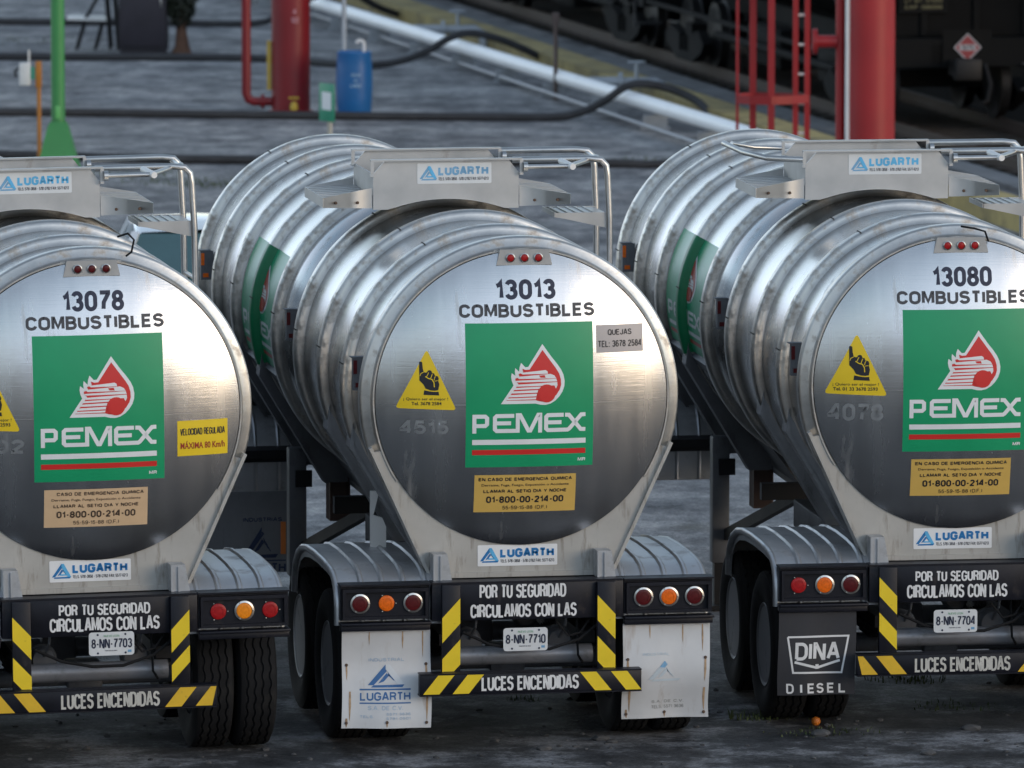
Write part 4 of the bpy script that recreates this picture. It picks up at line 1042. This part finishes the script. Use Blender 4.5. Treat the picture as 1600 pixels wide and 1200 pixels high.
# ------------------------------------------------------------------ loading yard
PIPEW = mat('silver_pipe_paint', (.92, .92, .92), .4, 0, .05, 2, ((.3, .27, .22), .2, 3, (1, 1, 1)))
HOSE = mat('black_hose_rubber', (.035, .035, .038), .7, 0, .3, 5, ((.06, .058, .055), .35, 4, (1, 1, 1)))
P0 = Vector((-6.2, 138.9, 0)); P1 = Vector((3.35, 97.3, 0)); PD = (P1-P0).normalized(); PN = Vector((PD.y, -PD.x, 0)).normalized()*-1
root = empty('pipeline', P0); tag(root, 'thick white pipeline on low supports crossing the yard', 'pipeline')
Lp = (P1-P0).length
b = MB(); b.tube([PD*(Lp*k/24)+Vector((0, 0, .31)) for k in range(25)], .098, 0, 28); b.build('pipe', PIPEW, root)
k = 1.3
while k < Lp:
    b = MB(); c = PD*k; b.box(c.x-.16, c.x+.16, c.y-.05, c.y+.05, 0, .19); b.box(c.x-.20, c.x+.20, c.y-.09, c.y+.09, 0, .03)
    b.build('pipe_support', mat('support_grey', (.32, .34, .36), .6, .2), root); k += 2.9
for k in (9.5, 21, 32.2):
    c = PD*k+Vector((.45, .1, 0)); b = MB()
    b.tube([(c.x-.42, c.y, .34), (c.x+.05, c.y, .34)], .07, 0, 16); b.lathe([(.13, -.03), (.13, .03)], c=(c.x+.02, c.y, .34), axis='x', seg=20); b.lathe([(.0, -.03), (.13, -.03)], c=(c.x+.02, c.y, .34), axis='x', seg=20)
    b.tube([(c.x+.05, c.y, .34), (c.x+.5, c.y, .34), (c.x+.62, c.y, .28), (c.x+.62, c.y, .02)], .065, 0, 14)
    b.tube([(c.x+.24, c.y, .34), (c.x+.24, c.y, .60)], .03, 0, 10); b.lathe([(.11, .6), (.13, .61), (.11, .625)], c=(c.x+.24, c.y, 0), axis='z', seg=20, closed=True)
    b.build('valve', mat('valve_grey', (.40, .43, .46), .5, .3, .1, 4), root)
b = MB(); pts = [(-6.0, 138, .09), (-3.04, 125.4, .09), (-.93, 115.7, .09), (2.35, 100.3, .09), (2.9, 97.4, .09)]
b.tube(pts, .026, 0, 10)
tag(b.build('conduit', mat('grey_conduit', (.34, .34, .36), .5, .2, .1, 3)), 'thin grey pipe on the ground in front of the white pipeline', 'pipe')
def smoothp(pts, n=8):
    out = []; P = [Vector(p) for p in pts]; P = [P[0]]+P+[P[-1]]
    for i in range(1, len(P)-2):
        for k in range(n):
            t = k/n; a, b_, c, d = P[i-1], P[i], P[i+1], P[i+2]
            out.append(0.5*((2*b_)+(c-a)*t+(2*a-5*b_+4*c-d)*t*t+(3*b_-a-3*c+d)*t**3))
    return out+[P[-1]]
r = .054
for pts, lab in (
    ([(-9.5, 99.2, r), (-6.4, 99.0, r), (-4.45, 98.35, r), (-1.6, 98.05, r), (1.0, 97.7, r), (1.9, 97.6, r), (2.5, 97.55, .25), (2.9, 97.3, .2), (3.2, 96.4, r)], 'black hose nearest the trailers, lying low behind the tank tops'),
    ([(-9.5, 106.2, r), (-6, 105.95, r), (-3.4, 105.5, r), (-1.4, 105.25, r), (.4, 105.1, r), (.85, 105.1, .1), (1.2, 105.0, .26), (1.5, 104.9, .47), (1.75, 104.8, .52), (2.1, 104.8, .45), (2.45, 104.6, .3), (2.65, 104.0, .12), (2.75, 103.4, r)], 'black hose in front of the blue drum that climbs over the pipeline'),
    ([(-9.5, 116.9, r), (-6, 116.7, r), (-3.8, 116.5, r), (-2.4, 115.1, r), (-1.75, 114.9, .09), (-1.25, 114.8, .26), (-.9, 114.8, .46), (-.6, 114.8, .53), (-.2, 114.8, .45), (.2, 114.9, .28), (.5, 115.1, .12), (.75, 115.3, r)], 'black hose passing behind the blue drum and arching over the pipeline'),
    ([(-11, 125, r), (-6, 124.6, r), (-4.2, 124.3, r), (-3.7, 124.35, .15), (-3.2, 124.5, .42), (-2.85, 124.6, .54), (-2.5, 124.7, .5), (-2.1, 125.2, .25), (-1.7, 126, r)], 'farthest black hose, behind the red column at the top edge')):
    b = MB(); b.tube(smoothp(pts), r, 0, 14); o = b.build('hose', HOSE); tag(o, lab, 'hose', 'black hoses across the yard')
REDP = mat('red_column_paint', (.20, .006, .010), .42, 0, .12, 1.2, ((.10, .02, .018), .3, 3, (1, 1, .3)))
REDB = mat('bright_red_paint', (.31, .012, .014), .42, 0, .12, 1.5, ((.12, .02, .018), .25, 3, (1, 1, .3)))
# left red column
root = empty('standpipe', (-2.98, 106.75, 0)); tag(root, 'dark red column with a thin red side pipe, left of the blue drum', 'standpipe', 'red standpipes in the yard')
b = MB(); b.lathe([(.26, 0), (.26, 5.6), (0, 5.6)], axis='z', seg=48); b.lathe([(.30, 0), (.30, .03), (.26, .03)], axis='z', seg=48); b.build('column', REDP, root)
b = MB(); b.tube([(-.20, 0, .14), (-.50, 0, .14), (-.57, 0, .17), (-.60, 0, .24), (-.60, 0, 5.5)], .062, 0, 16); b.lathe([(.1, -.02), (.1, .02)], c=(-.38, 0, .14), axis='x', seg=20)
b.lathe([(0, -.02), (.1, -.02)], c=(-.38, 0, .14), axis='x', seg=20); b.tube([(-.20, 0, 2.0), (-.60, 0, 2.0)], .03); b.build('side_pipe', REDP, root)
b = MB(); b.box(-.32, -.265, -.05, .02, .30, .96); b.build('gauge_strip', mat('gauge_yellow', (.5, .34, .05), .5), root)
b = MB(); b.tube([(.05, -.24, .12), (.05, -.36, .12)], .03); b.lathe([(.05, .05), (.055, .1), (.03, .16)], c=(.05, -.34, 0), axis='z', seg=12); b.box(-.02, .12, -.37, -.34, .20, .225); b.build('tap', mat('tap_yellow', (.5, .33, .03), .45), root)
cylm = lambda rad: (lambda u, v, l: ((rad+l)*math.sin(u/rad), -(rad+l)*math.cos(u/rad), v))
decal('lettering', [(caps('4', .035, .085, 1.335, 1.40), 0, 0), (caps('102', .01, .115, 1.215, 1.29), 0, 0)], [mat('faded_pink_white', (.45, .22, .26), .5)], cylm(.26), root, step=.04)
# right red column
root = empty('standpipe', (4.20, 93.0, 0)); tag(root, 'bright red column with a white vertical stripe, in front of the wagons', 'standpipe', 'red standpipes in the yard')
b = MB(); b.lathe([(.295, 0), (.295, 6), (0, 6)], axis='z', seg=56); b.build('column', REDB, root)
b = MB(); b.tube([(-.345, .02, 0), (-.345, .02, 5.9)], .055, 0, 20)
b.tube([(-.38, .02, 1.87), (-.62, .02, 1.87)], .075, 0, 16)
for x in (-.63, -.66): b.lathe([(0, -.012), (.15, -.012), (.15, .012), (0, .012)], c=(x, .02, 1.87), axis='x', seg=24)
b.build('side_pipe', REDB, root)
b = MB(); b.tube([(-.268, -.155, 0), (-.268, -.155, 5.9)], .028, 0, 14); b.build('white_conduit', WPAINT, root)
# caged ladder
root = empty('safety_ladder', (3.1, 95.0, 0)); tag(root, 'red steel safety ladder with cage bars beside the red column', 'ladder')
b = MB()
for x in (.30, .44): b.box(x-.032, x+.032, -.03, .03, 0, 5.5)
b.build('stile', REDB, root)
for k in range(14):
    b = MB(); b.tube([(.32, 0, .28+.355*k), (.42, 0, .28+.355*k)], .016); b.build('rung', WPAINT, root)
for x, y, wd in ((-.40, -.1, .018), (-.20, .35, .04), (.0, -.3, .04)):
    b = MB(); b.box(x-wd, x+wd, y-.012, y+.012, 0, 5.5); b.build('cage_bar', REDB, root)
for z in (1.05, 2.4, 3.7):
    b = MB(); pth = [(.45, -.04), (.25, -.22), (.0, -.32), (-.25, -.25), (-.41, -.1), (-.35, .2), (-.18, .365), (.1, .28), (.44, .04)]
    for i in range(len(pth)-1): b.bar((*pth[i], z), (*pth[i+1], z), .012, .10)
    b.build('hoop', REDB, root)
# blue drum
root = empty('drum', (-2.11, 106.0, 0)); tag(root, 'blue plastic drum with faint white print beside the red column', 'drum')
b = MB(); b.lathe([(0, .02), (.215, .02), (.225, .04), (.238, .25), (.245, .45), (.238, .68), (.228, .82), (.232, .835), (.232, .86), (.215, .87), (.205, .85), (0, .85)], axis='z', seg=48)
b.build('body', mat('drum_blue', (.012, .12, .33), .4, 0, .12, 2, ((.08, .12, .18), .2, 4, (1, 1, .5))), root, smooth=50)
b = MB(); b.tube(smoothp([(.13, -.02, .84), (.13, -.02, .96), (.11, -.02, 1.0), (.06, -.02, 1.01), (.03, -.02, .98)]), .024, 0, 10); b.build('gooseneck', WPAINT, root)
b = MB(); b.lathe([(0, 0), (.25, 0), (.25, .02), (0, .02)], axis='z', seg=32); b.build('base', BLACK, root)
decal('lettering', [(caps('AGUA', -.04, .09, .545, .59), 0, 0), (caps('DE', 0, .05, .475, .51), 0, 0), (caps('USO', -.05, .09, .40, .445), 0, 0)], [mat('drum_print', (.28, .42, .55), .5)], cylm(.2455), root, step=.04)
b = MB(); b.tube([(0, 0, 0), (0, 0, 3.4)], .032, 0, 12); o = b.build('pole', mat('pole_grey', (.42, .46, .5), .5, .2)); o.location = (-2.26, 106.6, 0); tag(o, 'thin pale grey pole standing behind the blue drum', 'pole')
b = MB(); b.tube([(0, 0, 0), (0, 0, 1.12)], .03, 0, 10); b.box(-.05, .05, -.05, .05, 1.05, 1.2); o = b.build('marker_post', mat('rusty_post', (.12, .085, .075), .7, 0, .3, 6)); o.location = (.60, 108.9, 0); tag(o, 'thin rusty post in front of the white pipeline', 'post')
# small sign
root = empty('yard_sign', (-2.37, 101.8, 0), (0, 0, R(-58))); tag(root, 'small green and white sign on a short pale post', 'sign')
b = MB(); b.box(-.02, .02, .006, .04, 0, .70); b.box(.03, .06, .006, .03, 0, .3); b.build('post', mat('pale_post', (.5, .45, .36), .6), root)
b = MB(); b.box(-.20, .17, -.01, .004, .25, .74, bev=.003); sb_ = b.build('board', mat('sign_green', (.02, .27, .15), .45), root)
decal('panel', [(rect(-.13, .11, .40, .63), 0, 0)], [WHITE], flat(-.0105), sb_)
# green post
root = empty('lamp_mast', (-5.56, 97.0, 0)); tag(root, 'green steel mast on a flared pyramid base', 'mast')
GRN = mat('mast_green', (.045, .235, .065), .45, 0, .1, 2, ((.06, .12, .05), .25, 5, (1, 1, .4)))
b = MB()
for (a, z0, c, z1) in ((.27, 0, .125, .56), (.125, .56, .095, .62)):
    A_ = [b.bm.verts.new((x*a, y*a, z0)) for x, y in ((-1, -1), (1, -1), (1, 1), (-1, 1))]; B_ = [b.bm.verts.new((x*c, y*c, z1)) for x, y in ((-1, -1), (1, -1), (1, 1), (-1, 1))]
    for i in range(4): b.face([A_[i], A_[(i+1) % 4], B_[(i+1) % 4], B_[i]])
b.build('base', GRN, root)
b = MB(); b.tube([(0, 0, .60), (0, 0, 7)], .084, 0, 24); b.build('post', GRN, root)
b = MB(); b.box(-.03, .03, -.092, -.080, .66, .82, bev=.003); b.build('inspection_cover', mat('cover_green', (.12, .42, .12), .4), root)
# orange post
root = empty('call_post', (-5.83, 97.6, 0)); tag(root, 'orange post carrying a small white and green box, left of the green mast', 'post')
ORP = mat('post_orange', (.42, .16, .02), .5, 0, .15, 4, ((.15, .07, .03), .3, 5, (1, 1, .5)))
b = MB(); b.tube([(0, 0, 0), (0, 0, 1.30)], .026, 0, 12); b.box(-.04, .035, -.05, .05, 1.0, 1.32, bev=.01); b.build('post', ORP, root)
b = MB(); b.box(-.24, -.10, -.06, .05, 1.02, 1.30, bev=.015); b.tube([(-.12, 0, 1.28), (-.12, 0, 1.46)], .012); b.build('box', WPAINT, root)
b = MB(); b.box(-.10, -.042, -.05, .04, 1.10, 1.25); b.build('green_cover', mat('cover_teal', (.05, .25, .18), .5), root)
b = MB(); b.tube([(-.24, -.02, 1.24), (-.29, -.02, 1.20), (-.28, -.02, 1.12)], .016); b.build('nozzle', BLACK, root)
# folding steps, cabinet, clipped tree
root = empty('step_stool', (-6.2, 119.0, 0)); tag(root, 'black framed steps with two white treads beside the dark cabinet', 'steps')
for xa, xb, z in ((-.45, .13, .40), (-.08, .30, .78)):
    b = MB(); b.prism([(xa-.02, z+.10), (xb-.1, z+.10), (xb, z+.08), (xb, z+.05), (xa-.02, z+.07)], 'y', -.3, .3); b.prism([(xa, 0), (xb, 0), (xb, .01), (xa, .01)], 'z', z-.02, z-.01) if 0 else None; b.build('tread', WPAINT, root)
for y in (-.27, .27):
    for q in (((-.33, y, .02), (-.20, y, .46)), ((-.05, y, .02), (.06, y, .44)), ((.18, y, .02), (.12, y, .83)), ((.30, y, .02), (.24, y, .84)), ((-.20, y, .47), (.0, y, .82))):
        b = MB(); b.bar(q[0], q[1], .045, .045); b.build('leg', BLACK, root)
root = empty('cabinet', (-5.50, 118.1, 0)); tag(root, 'tall dark cabinet standing in the yard beside the clipped tree', 'cabinet')
CAB = mat('cabinet_dark', (.022, .019, .026), .55, 0, .25, 3)
b = MB(); b.box(-.36, .36, 0, .6, .06, 1.5, bev=.012); b.box(-.34, .34, .03, .57, 0, .06); b.build('body', CAB, root)
b = MB(); b.box(-.33, .33, -.018, -.003, .12, 1.44, bev=.005); dr = b.build('door', mat('cabinet_door_dark', (.026, .022, .031), .5, 0, .25, 3), root)
b = MB(); b.box(.26, .285, -.045, -.0185, .7, .88, bev=.004); b.build('handle', CHROME, dr)
root = empty('clipped_tree', (-4.93, 118.2, 0)); tag(root, 'small dark clipped tree with a brown flared trunk, right of the cabinet', 'tree')
b = MB(); b.tube([(0, 0, 0), (.01, 0, .12), (0, 0, .3), (.01, 0, .9)], [.16, .11, .085, .05], 0, 14)
for k in range(5):
    a = k*1.3; b.tube([(0, 0, .4+.08*k), (.14*math.cos(a), .14*math.sin(a), .6+.1*k)], [.03, .012], 0, 6)
b.build('trunk', mat('brown_bark', (.10, .05, .03), .9, 0, .3, 12, bump=.4, bs=30), root)
rn = random.Random(3); b = MB()
for k in range(2600):
    v = Vector((rn.gauss(0, 1), rn.gauss(0, 1), rn.gauss(0, 1))).normalized()*(rn.random()**.4)
    p = Vector((v.x*.24, v.y*.24, .86+v.z*.50)); e = Euler((rn.uniform(0, 6), rn.uniform(0, 6), rn.uniform(0, 6))).to_matrix(); s_ = rn.uniform(.025, .045)
    b.poly([p+e@Vector(q)*s_ for q in ((-1, -.5, 0), (.2, -.6, .1), (1, 0, 0), (.2, .6, .1))])
b.build('crown', mat('dark_leaf', (.018, .024, .013), .6, 0, .5, 3), root, weld=False)

# ------------------------------------------------------------------ white car beyond the trailers
def car():
    root = empty('parked_car', (-2.75, 71.6, 0), (0, 0, R(4))); tag(root, 'white car half hidden behind the tank trailers, windscreen showing', 'car')
    PW = mat('car_white', (.74, .75, .76), .25, 0, .03, 2, coat=.7); GL_ = mat('car_glass', (.05, .11, .115), .06, 0, .1, 2, coat=.5)
    secs = [(-.0, .45, .62, .70), (.10, .35, .80, .80), (.5, .28, .92, .85), (1.25, .25, 1.0, .87), (2.2, .25, 1.0, .88), (3.4, .25, 1.0, .88), (4.1, .28, .98, .85), (4.35, .40, .85, .78)]
    b = MB(); rings = []
    for y, z0, z1, hw in secs:
        rings.append([b.bm.verts.new((x*hw, y, z)) for x, z in ((-.93, z0), (-1, z0+.15), (-1, z1-.12), (-.93, z1), (.93, z1), (1, z1-.12), (1, z0+.15), (.93, z0))])
    for i in range(len(rings)-1):
        for k in range(8): b.face([rings[i][k], rings[i][(k+1) % 8], rings[i+1][(k+1) % 8], rings[i+1][k]])
    b.face(rings[0]); b.face(rings[-1][::-1]); b.build('body', PW, root, smooth=50)
    b = MB()
    st = [(1.95, 1.40, .60), (2.2, 1.46, .62), (2.9, 1.47, .62), (3.5, 1.42, .60)]; rr = []
    for y, z, hw in st: rr.append([b.bm.verts.new((x*hw, y, z+dz)) for x, dz in ((-1, -.05), (-.93, 0), (0, .025), (.93, 0), (1, -.05))])
    for i in range(3):
        for k in range(4): b.face([rr[i][k], rr[i][k+1], rr[i+1][k+1], rr[i+1][k]])
    for sx in (-1, 1):
        for p, q in (((.80, 1.15, .98), (.615, 1.93, 1.385)), ((.62, 3.5, 1.38), (.78, 4.1, .98)), ((.62, 2.7, 1.42), (.80, 2.7, .98))):
            b.bar((sx*p[0], p[1], p[2]), (sx*q[0], q[1], q[2]), .07, .07)
    b.build('roof', PW, root, smooth=50)
    b = MB(); b.poly([(-.77, 1.17, 1.0), (.77, 1.17, 1.0), (.59, 1.94, 1.39), (-.59, 1.94, 1.39)]); b.build('windscreen', GL_, root)
    b = MB(); b.poly([(-.75, 4.08, 1.0), (.75, 4.08, 1.0), (.58, 3.52, 1.38), (-.58, 3.52, 1.38)]); b.build('rear_window', GL_, root)
    for sx in (-1, 1):
        b = MB(); b.poly([(sx*.795, 1.25, 1.0), (sx*.795, 2.66, 1.0), (sx*.615, 2.66, 1.40), (sx*.605, 1.98, 1.38)]); b.build('side_window', GL_, root)
        b = MB(); b.poly([(sx*.795, 2.74, 1.0), (sx*.77, 4.0, 1.0), (sx*.61, 3.48, 1.38), (sx*.615, 2.74, 1.40)]); b.build('side_window', GL_, root)
        b = MB(); b.box(sx*.62-.13, sx*.62+.13, -.012+.06, .12, .62, .74, bev=.02); b.build('headlight', CHROME, root)
        b = MB(); b.tube([(sx*.42, 1.13, 1.01), (0+sx*.02, 1.3, 1.075)], .012); b.build('wiper', BLACK, root)
        for y in (.85, 3.45):
            b = MB(); b.lathe([(.19, -.09), (.27, -.10), (.31, -.07), (.315, 0), (.31, .07), (.27, .10), (.19, .09)], axis='x', seg=36); o = b.build('wheel', RUBBER, root); o.location = (sx*.79, y, .315)
            b = MB(); b.lathe([(.2, sx*.085), (.17, sx*.07), (0, sx*.075)], axis='x', seg=24); b.build('rim', RIM, o)
car()

# ------------------------------------------------------------------ small things on the ground
b = MB(); b.lathe([(0, 0), (.019, .002), (.029, .016), (.031, .030), (.025, .048), (.010, .056), (0, .053)], axis='z', seg=20)
o = b.build('orange', mat('orange_peel', (.62, .17, .015), .5, 0, .12, 30, bump=.15, bs=200)); o.location = (2.035, 52.56, 0); tag(o, 'small orange fruit on the ground under the black emblem mudflap', 'fruit')
rn = random.Random(11); b = MB()
for k in range(300):
    x = rn.uniform(-4.2, 4.6); y = rn.uniform(49.6, 53.5) if rn.random() < .8 else rn.uniform(53, 62); s_ = rn.choice((.008, .012, .015, .02))*rn.uniform(.7, 1.5)
    rr = bmesh.ops.create_icosphere(b.bm, subdivisions=1, radius=s_)
    for v in rr['verts']: v.co = Vector((v.co.x*rn.uniform(.7, 1.5)+x, v.co.y*rn.uniform(.7, 1.4)+y, max(-.003, v.co.z*rn.uniform(.4, .8)+s_*.25)))
for x, y, s_ in ((3.06, 52.35, .05), (.585, 51.9, .045), (.21, 51.5, .04), (.66, 51.8, .03), (2.05, 52.1, .05), (2.72, 51.3, .04)):
    rr = bmesh.ops.create_icosphere(b.bm, subdivisions=2, radius=s_)
    for v in rr['verts']: v.co = Vector((v.co.x*1.3*rn.uniform(.85, 1.15)+x, v.co.y*rn.uniform(.85, 1.15)+y, v.co.z*.6*rn.uniform(.85, 1.15)+s_*.3))
tag(b.build('gravel', mat('pale_stone', (.075, .074, .075), .9, 0, .5, 4), smooth=20, weld=False), 'loose pale stones on the dark ground by the tyres', 'gravel', kind='stuff')
b = MB()
def tuft(cx, cy, n_, rad, h):
    for k in range(n_//2):
        a = rn.uniform(0, 6.28); q = rad*rn.random()**.6; x = cx+q*math.cos(a)*1.5; y = cy+q*math.sin(a); hh = h*rn.uniform(.2, .8); d = rn.uniform(0, 6.28); wd = rn.uniform(.003, .007)
        lx, ly = math.cos(d)*hh*.6, math.sin(d)*hh*.6; px, py = -math.sin(d)*wd, math.cos(d)*wd
        b.poly([(x-px, y-py, 0), (x+px, y+py, 0), (x+lx*.4+px*.7, y+ly*.4+py*.7, hh*.7), (x+lx*.4-px*.7, y+ly*.4-py*.7, hh*.7)]); b.poly([(x+lx*.4-px*.7, y+ly*.4-py*.7, hh*.7), (x+lx*.4+px*.7, y+ly*.4+py*.7, hh*.7), (x+lx, y+ly, hh)])
for q in ((1.63, 52.85, 150, .12, .10), (1.87, 52.9, 90, .16, .05), (2.2, 52.3, 110, .2, .04), (2.75, 54.6, 200, .2, .11), (2.98, 53.4, 120, .25, .05), (1.95, 52.2, 90, .2, .03), (.09, 53.7, 60, .1, .05),
          (-4.1, 95.5, 260, .5, .09), (-3.6, 95.0, 200, .35, .08), (-4.6, 96.6, 200, .5, .07), (-2.2, 92, 200, .6, .07), (-.2, 99, 120, .5, .05), (1.9, 98.6, 240, .5, .08), (3.1, 99.2, 240, .4, .08), (-7.2, 121, 240, .8, .08), (2.9, 106.2, 200, .5, .08), (1.4, 112.4, 200, .4, .08)): tuft(*q)
tag(b.build('grass', mat('dry_grass', (.055, .075, .022), .7, 0, .45, 3), weld=False), 'scattered low grass tufts on the yard', 'grass', kind='stuff')
